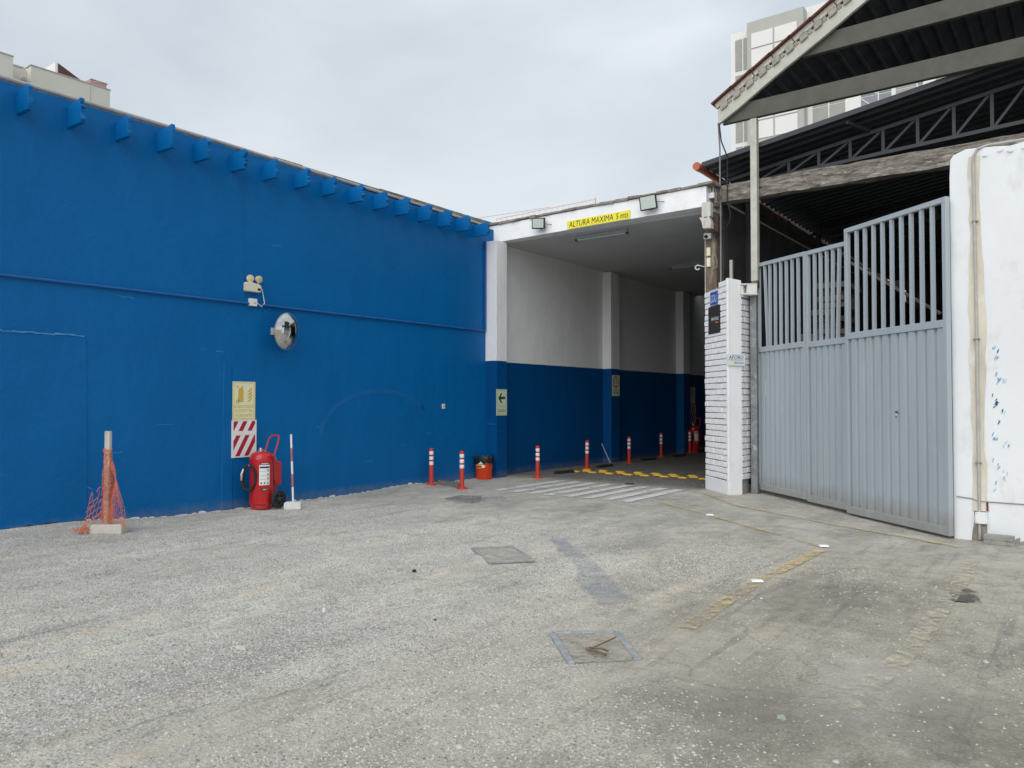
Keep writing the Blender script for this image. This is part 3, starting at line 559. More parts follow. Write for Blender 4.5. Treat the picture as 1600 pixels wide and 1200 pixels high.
# ------------------------------------------------------------------ floor markings
XB = [1.62, 2.0, 2.37, 2.74, 3.12, 3.49, 3.87, 4.22]
for i, xb in enumerate(XB):
    a0 = -2.62 + j(.04); a1 = -.46 + j(.04); z = .008
    q = B(); k = 8; L_ = [(xb - .0 + j(.012), a0 + (a1 - a0)*m_/k) for m_ in range(k+1)]; R2 = [(xb + .185 + j(.012), a0 + .03 + (a1 - a0)*m_/k) for m_ in range(k+1)]
    q.sheet(L_ + R2[::-1], z); struct(q.build('crossing_stripe', 'zebra_white'))
q = B(); q.sheet([(1.28, -2.5), (1.40, -2.5), (1.35, -.5), (1.24, -.5)], .008); struct(q.build('crossing_stripe', 'zebra_faded'))
q = B(); q.sheet([(4.62, -2.2), (4.78, -2.15), (4.72, -.5), (4.56, -.5)], .008); struct(q.build('crossing_stripe', 'zebra_faded'))
def line(pix, w_, mat, z=.010):
    P = [pz(*q_)[:2] for q_ in pix]; Ls, Rs = [], []
    D = []
    for a, b_ in zip(P[:-1], P[1:]):
        n_ = max(2, int(np.linalg.norm(b_ - a)/.3)); D += [a + (b_ - a)*k/n_ for k in range(n_)]
    D.append(P[-1]); D = np.array(D)
    for k, p in enumerate(D):
        d = D[min(k+1, len(D)-1)] - D[max(k-1, 0)]; d /= np.linalg.norm(d); nn = np.array([-d[1], d[0]]); ww = w_*(1 + j(.12))/2
        Ls.append(p + nn*ww); Rs.append(p - nn*ww)
    bb = B(); k = len(D); zz = [float(gz(p[0], p[1])) + z for p in Ls] + [float(gz(p[0], p[1])) + z for p in Rs]
    bb.add([(p[0], p[1], c) for p, c in zip(Ls + Rs, zz)], [(i_, k+i_, k+i_+1, i_+1) for i_ in range(k-1)])
    return struct(bb.build('yellow_line', mat))
line([(1030, 785), (1109, 806), (1287, 855)], .10, 'line_yellow')
line([(1282, 861), (1180, 912), (1120, 950), (1072, 984)], .12, 'line_yellow', .012)
line([(1100, 770), (1145, 789), (1300, 820), (1420, 841), (1505, 857)], .10, 'line_yellow', .012)
line([(1527, 866), (1505, 905), (1465, 960), (1425, 1015), (1360, 1075), (1330, 1110)], .13, 'line_yellow_faded', .014)
def patch(name, pix, mat, z):
    P = [pz(*q_)[:2] for q_ in pix]; D = []
    for a, b_ in zip(P, P[1:] + P[:1]): D += [a + (b_ - a)*k/5 + np.array([j(.02), j(.02)]) for k in range(5)]
    bb = B(); k = len(D); zz = max(float(gz(p[0], p[1])) for p in D) + z
    bb.add([(p[0], p[1], zz) for p in D], [tuple(range(k))])
    return struct(bb.build(name, mat))
patch('cement_patch', [(858, 840), (882, 842), (920, 874), (993, 941), (934, 945), (898, 906), (906, 893), (878, 866)], 'patch_grey', .009)
patch('oil_stain', [(1478, 925), (1510, 920), (1540, 932), (1530, 942), (1490, 942)], 'stain_dark', .009)
# inspection covers
def cover(pix, name, label, fw_, sticks=False, fill='soil_fill'):
    P = [pz(*q_) for q_ in pix]; c0 = sum(P)/4; zb = float(gz(c0[0], c0[1])); r = empty(name, (c0[0], c0[1], zb), label, 'manhole')
    for k in ((0, 1, 3) if fw_ > .04 else (0, 1, 2, 3)):
        a, b_ = P[k].copy(), P[(k+1) % 4].copy(); a[2] = b_[2] = zb + .006
        B().bar(a, b_, fw_ if k != 0 else fw_*.8, .024).build('frame_edge', 'frame_iron', r, bevel=.004, seg=1)
    bb = B(); n_ = 7; vs = []
    for i_ in range(n_):
        for k in range(n_):
            p = (P[0]*(1-i_/6) + P[3]*(i_/6))*(1-k/6) + (P[1]*(1-i_/6) + P[2]*(i_/6))*(k/6); vs.append((p[0], p[1], zb + .008 + abs(j(.006))))
    bb.add(vs, [(i_*n_+k, i_*n_+k+1, (i_+1)*n_+k+1, (i_+1)*n_+k) for i_ in range(n_-1) for k in range(n_-1)]); bb.build('cover_plate', fill, r, smooth=True)
    return r
cover([(862, 991), (963, 989), (997, 1033), (893, 1038)], 'inspection_cover', 'square inspection cover filled with dirt, nearest the camera', .045)
cover([(737, 859), (801, 856), (834, 878), (765, 882)], 'inspection_cover', 'flat square inspection cover beside the grey cement patch', .014, fill='dust_fill')
cover([(752, 777), (783, 776), (795, 782), (757, 785)], 'inspection_cover', 'small inspection cover near the foot of the white crossing', .02, fill='dust_fill')
patch('gravel_fill', [(693, 779), (720, 774), (750, 775), (762, 780), (740, 787), (712, 787)], 'stain_soft', .007)
tw = B()
P = [pz(*q_) for q_ in ((918, 1022), (962, 1004))]; P2 = [pz(*q_) for q_ in ((916, 1020), (930, 1026), (947, 1032))]; P3 = [pz(*q_) for q_ in ((920, 1018), (940, 1022), (950, 1026))]
for PP, rr in ((P, .005), (P2, .009), (P3, .006)):
    for q_ in PP: q_[2] = .035
    PP[0][2] = .025; tw.tube(PP, rr, 6)
tag(tw.build('dry_twig', 'twig', smooth=True), 'dry broken twig lying in the dirt-filled inspection cover', 'twig')
def chip(q_, r0, hgt, mat, name, label, cat):
    p_ = pz(*q_); zb = float(gz(p_[0], p_[1])); n_ = 9; an = sorted(random.uniform(0, 6.28) for _ in range(n_)); b_ = B()
    lo_ = [(p_[0] + r0*random.uniform(.7, 1.1)*math.cos(a), p_[1] + r0*.6*random.uniform(.7, 1.1)*math.sin(a), zb - .002) for a in an]; up_ = [(p_[0] + (a - p_[0])*.72, p_[1] + (c_ - p_[1])*.72, zb + hgt*random.uniform(.7, 1)) for a, c_, _ in lo_]
    b_.add(lo_ + up_, [tuple(range(n_, 2*n_)), tuple(range(n_ - 1, -1, -1))] + [(k, (k+1) % n_, n_ + (k+1) % n_, n_ + k) for k in range(n_)]); tag(b_.build(name, mat), label, cat)
chip((376, 1014), .055, .022, 'concrete_block', 'stone', 'flat pale stone lying in the grey gravel at left', 'stone')
chip((647, 893), .03, .03, 'rubber', 'black_lump', 'small black lump on the gravel left of the cement patch', 'lump')
chip((774, 1103), .035, .012, 'wood_pale', 'wood_chip', 'small pale wood chip on the ground at bottom centre', 'wood chip')
chip((505, 955), .04, .02, 'concrete_white', 'stone', 'whitish stone in the gravel below the extinguisher', 'stone')
chip((1222, 1122), .03, .018, 'sign_grey', 'stone', 'greenish grey stone on the brown ground at bottom right', 'stone')
chip((680, 970), .022, .012, 'tile_red', 'brick_bit', 'tiny red brick bit left of the dirt-filled cover', 'brick bit')
# ------------------------------------------------------------------ speed bump studs
def stud_mesh():
    b_ = B(); b_.add([(-.105,-.06,0),(.105,-.06,0),(.105,.06,0),(-.105,.06,0),(-.08,-.035,.032),(.08,-.035,.032),(.08,.035,.032),(-.08,.035,.032)], [(3,2,1,0),(4,5,6,7),(0,1,5,4),(1,2,6,5),(2,3,7,6),(3,0,4,7)])
    return b_
proto = None; kk = 0
for i in range(9):
    for rw, (dx, dy) in enumerate(((0, -.24), (.15, 0), (-.03, .26))):
        x_ = .93 + i*.425 + dx + j(.02); y_ = 1.60 + dy + .02*i + j(.02)
        if proto is None: proto = stud_mesh().build('road_stud', 'stud_yellow', org=(0, 0, 0), bevel=.008, seg=1); ob = proto
        else: ob = proto.copy(); COL.objects.link(ob)
        ob.location = (x_, y_, .004); ob.rotation_euler = (0, 0, j(.12)); tag(ob, 'yellow road stud in the staggered speed bump rows at the tunnel mouth', 'road stud', 'yellow studs of the speed bump')
for (q_, lb) in (((1109, 806), 'white road stud on the yellow line nearest the brick pillar'), ((1287, 855), 'white road stud at the corner of the yellow line'), ((1183, 910), 'white road stud on the yellow line nearest the camera')):
    p = pz(*q_); b_ = B(); b_.add([(-.055,-.04,0),(.055,-.04,0),(.055,.04,0),(-.055,.04,0),(-.045,-.025,.018),(.045,-.025,.018),(.045,.025,.018),(-.045,.025,.018)], [(3,2,1,0),(4,5,6,7),(0,1,5,4),(1,2,6,5),(2,3,7,6),(3,0,4,7)])
    ob = b_.build('white_stud', 'white_reflect', org=(0, 0, 0), bevel=.004, seg=1); ob.location = (p[0], p[1], .008); ob.rotation_euler = (0, 0, .6); tag(ob, lb, 'road stud')
# ------------------------------------------------------------------ delineator posts
def delineator():
    r = empty('delineator_post', (0, 0, 0), '', 'bollard')
    B().lathe([(.105, 0), (.105, .012), (.09, .028), (.05, .04), (.046, .06)], (0, 0, 0), 20).build('base', 'red_plastic', r, smooth=True)
    sh_ = B().lathe([(.042, .055), (.040, .60), (.040, .685), (.036, .705), (.02, .715)], (0, 0, 0), 18).build('shaft', 'red_plastic', r, smooth=True)
    for z0 in (.42, .52, .62): B().lathe([(.0425, z0 - .033), (.0430, z0 - .032), (.0425, z0 + .032), (.0418, z0 + .033)], (0, 0, 0), 18).build('reflective_band', 'white_reflect', sh_, smooth=True)
    return r
D0 = delineator()
DL = [((674, 759), 'red delineator post left of the pair at the blue wall', .01), ((722, 764), 'red delineator post between the dusty wheel stop and the bucket', -.02), ((840, 747), 'red delineator post at the left edge of the crossing', .0),
      ((917, 733), 'red delineator post at the left end of the yellow bump', .015), ((983, 724), 'red delineator post just past the tunnel speed sign', .0), ((1033, 714), 'red delineator post second from the far end of the tunnel row', .0), ((1078, 708), 'farthest red delineator post in front of the tunnel extinguisher', .0)]
for i, (q_, lb, tl) in enumerate(DL):
    r = D0 if i == 0 else copy_tree(D0); p = pz(*q_); r.location = (p[0], p[1], float(gz(p[0], p[1]))); r.rotation_euler = (j(.012), tl, j(3)); tag(r, lb, 'bollard', 'red delineator posts along the blue wall')
    r.scale = (1, 1, .98 + j(.03))
# wheel stops
def wheel_stop(a, b_, lb, mat='rubber', h=.075, w_=.12):
    a, b_ = np.asarray(a, float), np.asarray(b_, float); d = b_ - a; l = np.linalg.norm(d); d /= l; s_ = np.array([-d[1], d[0], 0]); c0 = (a + b_)/2
    r = empty('wheel_stop', c0, lb, 'wheel stop', 'rubber wheel stops along the wall')
    prof = [(-w_/2, 0), (w_/2, 0), (w_/2*.7, h*.8), (w_/2*.5, h), (-w_/2*.5, h), (-w_/2*.7, h*.8)]
    bb = B(); bb.prism(prof, a, -s_, U3, -l) if False else bb.prism(prof, b_, s_, U3, -l); bb.build('body', mat, r, bevel=.006, seg=1)
    for k in range(7):
        c_ = a + d*l*(k + .5)/7; B().obox(c_ + U3*(h*.62), d*.014, s_*(w_/2*.86), U3*(h*.42)).build('tread_rib', mat, r)
    return r
wheel_stop((.21, -2.50, .012), (.86, -2.62, .004), 'dusty grey wheel stop lying between two red posts', 'rubber_dusty', .085)
wheel_stop((.80, .70, 0), (.88, 1.28, 0), 'black wheel stop just before the yellow speed bump', 'rubber', .06)
wheel_stop((.73, 2.66, 0), (.77, 3.25, 0), 'black wheel stop between the fourth and fifth red posts', 'rubber', .06)
wheel_stop((.56, 5.27, 0), (.63, 5.92, 0), 'black wheel stop in the tunnel past the speed sign', 'rubber', .06)
wheel_stop((.66, 7.02, 0), (.71, 7.7, 0), 'farthest black wheel stop deep in the tunnel', 'rubber', .06)
tag(B().tube([(.31, 4.0, .01), (.02, 4.06, .50)], .011, 6).build('leaning_stick', 'wood_pale'), 'thin pale stick leaning against the tunnel wall', 'stick')
dk = B(); dk.prism([(0, 0), (.1, -.02), (.19, .01), (.17, .05), (.06, .05)], (3.04, -.25, .007), (.8, .6, 0), (-.6, .8, 0), .012); tag(dk.build('rubber_scrap', 'rubber'), 'small dark rubber scrap on the floor before the speed bump', 'scrap')
# ------------------------------------------------------------------ bucket with bin liner
bp = np.array([.20, -1.10, 0]); bk = empty('waste_bucket', bp, 'orange red bucket with black bin liner at the entrance pilaster', 'bucket')
B().lathe([(.158, 0), (.166, .02), (.185, .36), (.192, .37), (.192, .385), (.186, .39), (.19, .43)], bp, 28).build('pail', 'bucket_red', bk, smooth=True)
n_ = 40; bg = B(); rings = []
for k, (rr, zz) in enumerate(((.197, .335), (.203, .36), (.207, .42), (.204, .455), (.185, .475), (.165, .44), (.15, .3))):
    rings.append([(bp[0] + (rr + (j(.011) if k < 5 else 0))*math.cos(2*math.pi*q_/n_), bp[1] + (rr + (j(.011) if k < 5 else 0))*math.sin(2*math.pi*q_/n_), zz + (j(.022) if k in (0, 4) else j(.008))) for q_ in range(n_)])
bg.add([p for g_ in rings for p in g_], [(a*n_+q_, a*n_+(q_+1) % n_, (a+1)*n_+(q_+1) % n_, (a+1)*n_+q_) for a in range(6) for q_ in range(n_)] + [tuple(6*n_ + q_ for q_ in range(n_))])
bg.build('bin_liner', 'black_bag', bk, smooth=True)
def cyl_patch(c0, rr, a0, a1, z0, z1, nn=8):
    vs = [(c0[0] + rr*math.cos(a0 + (a1-a0)*k/nn), c0[1] + rr*math.sin(a0 + (a1-a0)*k/nn), c0[2] + z) for z in (z0, z1) for k in range(nn+1)]
    return B().add(vs, [(k, k+1, nn+2+k, nn+1+k) for k in range(nn)])
vd = math.atan2(CAM[1] - bp[1], CAM[0] - bp[0])
cyl_patch(bp, .200, vd - .62, vd - .12, .325, .345).build('sticker', 'sign_white', bk); cyl_patch(bp, .2015, vd - .52, vd - .25, .345, .375).build('sticker', 'sign_pale_blue', bk)
cyl_patch(bp, .1875, vd - .98, vd + .02, .295, .31).build('sticker', 'sign_cream', bk); cyl_patch(bp, .1865, vd - .25, vd + .12, .25, .295).build('sticker', 'sign_cream', bk); cyl_patch(bp, .1845, vd - .95, vd - .25, .235, .25).build('sticker', 'sign_gold', bk)
# ------------------------------------------------------------------ wheeled extinguisher
def extinguisher(label):
    r = empty('wheeled_extinguisher', (0, 0, 0), label, 'extinguisher', 'wheeled fire extinguishers')
    B().lathe([(.150, 0), (.152, .035), (.150, .045), (.172, .075), (.176, .095), (.172, .11), (.174, .12), (.174, .72), (.176, .735), (.174, .75), (.165, .79), (.14, .825), (.095, .848), (.04, .856), (.035, .856)], (0, 0, 0), 40).build('tank', 'red_gloss', r, smooth=True)
    B().lathe([(.034, .855), (.034, .885), (.022, .89), (.02, .905)], (-.02, 0, 0), 14).build('valve', 'steel_bright', r, smooth=True)
    hb = .13
    B().tube([(-.11, .15, .42), (-.11, .15, .80), (-.105, .24, 1.03), (-.085, .262, 1.07), (-.05, .268, 1.083), (.05, .268, 1.083), (.085, .262, 1.07), (.105, .24, 1.03), (.11, .15, .80), (.11, .15, .42)], .013, 8).build('handle', 'red_handle', r, smooth=True)
    B().prism([(-.07, .33), (.07, .33), (.085, .36), (.085, .66), (.07, .69), (-.07, .69), (-.085, .66), (-.085, .36)], (.03, .285, 0), (1, 0, 0), U3, .13).build('gas_bottle_case', 'red_gloss', r, bevel=.01)
    B().tube([(.03, .27, .69), (.03, .25, .74), (.02, .18, .80), (-.02, .03, .875)], .011, 8).build('gas_pipe', 'steel_bright', r, smooth=True)
    B().box(-.055, .055, .15, .26, .02, .34).build('axle_bracket', 'red_gloss', r, bevel=.008)
    B().tube([(-.24, .12, .135), (.24, .12, .135)], .014, 8).build('axle', 'cable_grey', r)
    for sx in (-1, 1):
        wc = (sx*.235, .12, .135)
        tyre_b = B().lathe([(.095, -.028), (.128, -.028), (.136, -.015), (.137, 0), (.136, .015), (.128, .028), (.095, .028), (.092, .0), (.095, -.028)], wc, 32, (1, 0, 0), (0, 1, 0))
        hbm = B().lathe([(.03, -.03), (.03, .035), (.02, .04)], wc, 16, (1, 0, 0), (0, 1, 0)).lathe([(.094, -.012), (.094, .012), (.078, .012), (.078, -.012)], wc, 32, (1, 0, 0), (0, 1, 0))
        for k in range(5):
            a = k*2*math.pi/5 + .3; hbm.bar((wc[0], wc[1] + .025*math.cos(a), wc[2] + .025*math.sin(a)), (wc[0], wc[1] + .083*math.cos(a), wc[2] + .083*math.sin(a)), .018, .03, (1, 0, 0))
        wl = hbm.build('wheel', 'wheel_hub', r); tyre_b.build('tyre', 'rubber', wl, smooth=True)
    hp = []; hr = np.array([.8, .6, 0]); hv = np.array([.6, -.8, 0]); hc = -hr*.145 + hv*.165 + U3*.475      # hose coil hung on the left shoulder
    for k in range(90):
        a = k/90*2*math.pi*3.3 + 1.3; hp.append(hc + hr*(.098 + .017*math.sin(k*.31))*math.cos(a) + U3*(.19 + .018*math.sin(k*.23))*math.sin(a) + hv*(.022*math.sin(k*.12)))
    B().tube(hp, .0145, 8).build('hose', 'cable_black', r, smooth=True)
    B().tube([hc - hr*.075 + U3*.13 + hv*.03, hc - hr*.10 + U3*.06 + hv*.035, hc - hr*.105 - U3*.04 + hv*.035], [.014, .02, .013], 8).build('nozzle', 'steel_bright', r, smooth=True)
    B().tube([hc + U3*.17 - hv*.1, hc + U3*.175 + hv*.02, hc + U3*.195 + hv*.03], .008, 6).build('hose_hook', 'steel_bright', r)
    va_ = math.atan2(-.6, .8)
    cyl_patch((0, 0, 0), .1752, va_ - .28, va_ + .62, .36, .66).build('label_sheet', 'sign_white', r)
    cyl_patch((0, 0, 0), .1762, va_ - .24, va_ + .58, .612, .638).build('label_header', 'sign_navy', r); cyl_patch((0, 0, 0), .1757, va_ - .2, va_ + .58, .67, .69).build('label_header', 'sign_black', r)
    cyl_patch((0, 0, 0), .1763, va_ - .12, va_ + .5, .674, .684).build('label_header', 'sign_white', r)
    for z_ in (.565, .50, .445): cyl_patch((0, 0, 0), .1760, va_ - .2, va_ + .28, z_, z_ + .006).build('label_line', 'sign_grey', r); cyl_patch((0, 0, 0), .1761, va_ + .42, va_ + .5, z_ - .005, z_ + .03, 3).build('label_picture', 'sign_black', r)
    for a in (-.16, .1, .4): cyl_patch((0, 0, 0), .1761, va_ + a, va_ + a + .11, .378, .402, 3).build('label_picture', 'sign_black', r)
    cyl_patch((0, 0, 0), .1756, va_ - .1, va_ + .34, .275, .315).build('tag_sticker', 'sign_black', r); cyl_patch((0, 0, 0), .1764, va_ + .0, va_ + .32, .283, .307).build('tag_sticker', 'sign_grey', r)
    return r
e1 = extinguisher('red wheeled fire extinguisher under the striped wall panel'); e1.location = (.30, -6.56, float(gz(.3, -6.5)) + .003); e1.rotation_euler = (0, 0, .12)
e2 = copy_tree(e1); e2.location = (.25, 9.44, 0); e2.rotation_euler = (0, 0, -.1); tag(e2, 'dark red wheeled extinguisher deep inside the tunnel', 'extinguisher', 'wheeled fire extinguishers')
o = np.array([.006, 9.72, .90]); s = plate('hazard_sign', 'dim striped panel on the tunnel wall above the far extinguisher', o, RY, .45, .6, 'sign_white')
flat('stripes', [q for q in (clip([(k*.155 + .05, 0), (k*.155 + .125, 0), (k*.155 + .435, .6), (k*.155 + .36, .6)], .03, .42, .02, .57) for k in range(-4, 5)) if len(q) > 2], 'sign_red', s, o, RY, .0075)
o = np.array([.006, 9.72, 1.52]); s = plate('fire_sign', 'dim fire extinguisher sign deep in the tunnel above the striped panel', o, RY, .40, .56, 'sign_cream')
flat('pictogram', ex + fl, 'sign_gold', s, o, RY, .0075)
# striped pole on block
p = pz(455, 796); p[2] = float(gz(p[0], p[1])); r = empty('striped_pole', p, 'thin red and white pole standing on a white concrete block', 'pole')
B().prism([(-.125, 0), (.125, 0), (.12, .09), (.10, .105), (-.11, .105), (-.125, .09)], p + np.array([-.06, .1, 0])*1.0, (.75, .66, 0), U3, .14).build('block', 'concrete_white', r, bevel=.012)
pb = p + np.array([.02, .02, .09]); tp = pb + np.array([-.035, -.02, 1.03]); seg_ = [0, .235, .425, .61, .80, 1.0]
for k in range(5): B().tube([pb + (tp - pb)*seg_[k], pb + (tp - pb)*seg_[k+1]], .0155, 10).build('pole_band', 'white_reflect' if k % 2 == 0 else 'faded_red', r, smooth=True)
# ------------------------------------------------------------------ post wrapped in orange net
p = np.array([.80, -9.08, 0]); p[2] = float(gz(p[0], p[1])); r = empty('netted_post', p, 'white post wrapped in tattered orange safety net on a block', 'post')
c_ = p + np.array([-.03, .02, 0])
B().prism([(-.19, 0), (.19, .0), (.195, .08), (.18, .12), (-.18, .115), (-.195, .07)], c_ + np.array([-.08, .12, -.01]), (.80, .60, 0), U3, .2).build('block', 'concrete_block', r, bevel=.015)
B().obox(c_ + U3*.66, np.array([.8, .6, 0])*.030, np.array([-.6, .8, 0])*.030, np.array([.004, 0, .57])).build('stake', 'wood_pale', r, bevel=.005)
wr = B(); rt = np.array([.8, .6, 0]); fw_ = np.array([-.6, .8, 0])
NA, NZ = 11, 44; P_ = [[None]*NA for _ in range(NZ)]
for a in range(NZ):
    z = .13 + a*.0205; rr = .044 + .006*math.sin(a*.31) + .014*(1 - a/NZ) 
    for b_ in range(NA):
        th = 2*math.pi*b_/NA + .18*a; P_[a][b_] = c_ + rt*(rr*math.cos(th)*(1 + j(.22))) + fw_*(rr*math.sin(th)*(1 + j(.2))) + U3*(z + j(.010))
for a in range(NZ):
    for b_ in range(NA):
        wr.bar(P_[a][b_], P_[a][(b_+1) % NA], .009, .004)
        if a + 1 < NZ: wr.bar(P_[a][b_], P_[a+1][b_], .004, .004, (.6, .8, .1))
wr.build('wrapped_net', 'orange_net', r)
def flap(fn, nu, nv, tk=.0034, drop=.12):
    bb = B(); G = [[fn(u/(nu-1), v/(nv-1)) for v in range(nv)] for u in range(nu)]
    for u in range(nu):
        for v in range(nv):
            if v + 1 < nv and random.random() > drop: bb.bar(G[u][v], G[u][v+1], tk, tk, (.3, .2, .9))
            if u + 1 < nu and random.random() > drop: bb.bar(G[u][v], G[u+1][v], tk*1.9, tk, (.3, .2, .9))
    return bb
def f1(u, v):       # right bulge
    z = .10 + .78*(1 - v)*1.0; w_ = (.045 + .19*u*math.sin(min(1, v*1.25)*math.pi*.62)**1.1); return c_ + rt*(w_ + .01*math.sin(9*v)) + fw_*(-.06*u + .05*math.sin(5*v + 3*u)) + U3*(z - .03*u + .015*math.sin(12*u))
def f2(u, v):       # left rag, stepped
    z = .62 - .40*v - .12*u; w_ = -.04 - .25*u*(.45 + .55*v); return c_ + rt*w_ + fw_*(.07*math.sin(4*u + 2*v)) + U3*(z + .02*math.sin(15*v) - .13*u*v)
flap(f1, 10, 30).build('loose_net', 'orange_net', r); flap(f2, 8, 9, .004, .22).build('loose_net', 'orange_net', r)
def f3(u, v): return c_ + rt*(-.18 - .16*u) + fw_*(-.16 + .2*v) + U3*(.012 + .06*abs(math.sin(7*u + 5*v)))
flap(f3, 7, 8, .004, .3).build('fallen_net', 'orange_net', r)
# ------------------------------------------------------------------ brick pillar
A_ = np.array([4.625, -.052, 0]); B_ = np.array([5.327, -.733, 0]); C_ = np.array([5.479, -.505, 0]); D_ = np.array([5.497, -.143, 0])
bpil = empty('brick_pillar', (5.05, -.2, 0), 'white painted brick pillar with signs between tunnel and grey gate', 'pillar')
dl = (B_ - A_); Lf = np.linalg.norm(dl); dl /= Lf; nl = np.cross(dl, U3)
ins = .035
core = B().prism([tuple((A_ - nl*ins + dl*.02)[:2]), tuple((B_ - nl*ins)[:2]), tuple((C_ - np.array([.03, 0, 0]))[:2]), tuple((D_ - np.array([ins, 0, 0]))[:2]), (5.25, .2), (4.90, .25)], (0, 0, .0), (1, 0, 0), (0, 1, 0), 3.66); core.build('core', 'mortar', bpil)
B().prism([(-.015, 0), (Lf + .0, 0), (Lf, .235), (-.015, .25)], A_ - nl*.05, dl, U3, .055).build('plinth', 'white_plaster', bpil, bevel=.008)
dp = (C_ - B_); Lp = np.linalg.norm(dp); dp /= Lp
B().prism([(0, 0), (Lp, 0), (Lp, 3.73), (0, 3.76)], B_ - np.cross(dp, U3)*.06, dp, U3, .066).build('plaster_column', 'white_plaster', bpil, bevel=.012)
bh = .1035; bl = .236; cache = {}
def brick(c0, d, nn, l, h_, dep):
    key = (round(l, 2),); 
    if key not in cache:
        b_ = B().obox((0, 0, 0), (l/2, 0, 0), (0, dep/2, 0), (0, 0, h_/2)); o_ = b_.build('brick', 'brick_white', bpil, bevel=.006, seg=1)
        me = o_.data; me.transform(Matrix.Translation(Vector(ORG[bpil]))); cache[key] = me
    else: o_ = bpy.data.objects.new('brick', cache[key]); COL.objects.link(o_); o_.parent = bpil
    o_.location = Vector(c0 - ORG[bpil]); o_.rotation_euler = (j(.015), j(.018), math.atan2(d[1], d[0]) + j(.012))
nc = 33
for c in range(nc):
    z = .255 + (c + .5)*bh*1.019; top = c >= nc - 1
    xs_ = []; x0 = (0 if c % 2 else -bl/2) 
    k = 0
    while x0 < Lf - .02:
        a = max(x0, 0); b_ = min(x0 + bl + .006, Lf - .005)
        if b_ - a > .05:
            if a == 0: a = j(.022)
            if not (top and a < .45):
                l_ = max(.06, round((b_ - a - .004)/.03)*.03 - .002) if not (abs(b_ - a - bl) < .02) else bl
                brick(A_ + dl*((a + b_)/2) + nl*(-.03 + j(.004)) + U3*(z + j(.003)), dl, nl, l_, bh - .0125, .075)
        x0 += bl + .007
    if .3 < z < 3.45:
        ln = np.linalg.norm(D_ - C_); dd = (D_ - C_)/ln; cut = .22 if c % 2 else .12
        for (a, b_) in ((.006, cut), (cut + .006, ln)):
            l_ = round((b_ - a)/.03)*.03 - .002; brick(C_ + dd*((a + b_)/2) + np.array([-.03 + j(.004), 0, 0]) + U3*(z + j(.003)), dd, np.cross(dd, U3), l_, bh - .0125, .075)
B().box(5.40, 5.50, -.49, -.15, 3.44, 3.65).build('plaster_band', 'white_plaster', bpil, bevel=.006)
# broken box on top of the pillar
bx_ = empty('broken_box', (5.52, -.36, 3.5), 'broken white box with a dark hole on top of the pillar', 'box')
bc = np.array([5.53, -.37, 3.575]); d1 = np.array([.80, .60, 0]); d2 = np.array([-.6, .8, 0])
B().obox(bc + U3*.085, d1*.16, d2*.1, U3*.012).obox(bc - U3*.085, d1*.165, d2*.1, U3*.014).obox(bc - d1*.145, d2*.1, -d1*.013, U3*.073).obox(bc + d1*.07, d2*.1, -d1*.085, U3*.073).obox(bc + d2*.085, d1*.15, d2*.012, U3*.073).build('shell', 'concrete_white', bx_, bevel=.006, seg=1)
B().obox(bc + d2*.03, d1*.14, d2*.03, U3*.06).build('cavity', 'twig', bx_)
# pillar signs
def ps(t_): return A_ + dl*t_ + nl*.012
o = ps(.275) + U3*3.345; s = plate('unit_sign', 'small blue sign with white lettering near the pillar top', o, dl, .33, .255, 'sign_blue')
lettering('lettering', 'LOCAL 1', 'sign_white', s, o + nl*.0075 + dl*.03 + U3*.055, dl, .27, .145, bold=.004)
flat('border', frame_polys(.008, .322, .008, .247, .006), 'sign_pale_blue', s, o, dl, .0072)
o = ps(.195) + U3*2.84; s = plate('shop_sign', 'black square sign with small white lettering on the brick pillar', o, dl, .50, .495, 'sign_dark')
lettering('lettering', 'FRATELLI', 'sign_white', s, o + nl*.0075 + dl*.14 + U3*.235, dl, .31, .055, bold=.01)
flat('logo', frame_polys(.05, .115, .225, .30, .012) + [rect(.05, .1, .26, .272)], 'sign_green', s, o, dl, .0075)
flat('logo', [rect(.31, .345, .18, .205), rect(.355, .39, .178, .205), rect(.40, .43, .18, .205)], 'sign_orange', s, o, dl, .0075)
np_ = np.cross(dp, U3); o = B_ + dp*-.03 + np_*.02 + U3*2.235; s = plate('capacity_sign', 'pale capacity sign in dark blue letters on the pillar corner', o, dp, .36, .20, 'sign_pale_blue')
flat('panel', [rect(.01, .35, .01, .19)], 'sign_white', s, o, dp, .0068)
lettering('lettering', 'AFORO', 'sign_navy', s, o + np_*.0075 + dp*.03 + U3*.115, dp, .30, .065, bold=.01)
flat('line', [rect(.03, .33, .095, .104)], 'sign_navy', s, o, dp, .0075); flat('number_box', [rect(.03, .12, .02, .085)], 'sign_cream', s, o, dp, .0075)
lettering('lettering', 'PERSONAS', 'sign_navy', s, o + np_*.0075 + dp*.135 + U3*.03, dp, .205, .042, bold=.01)
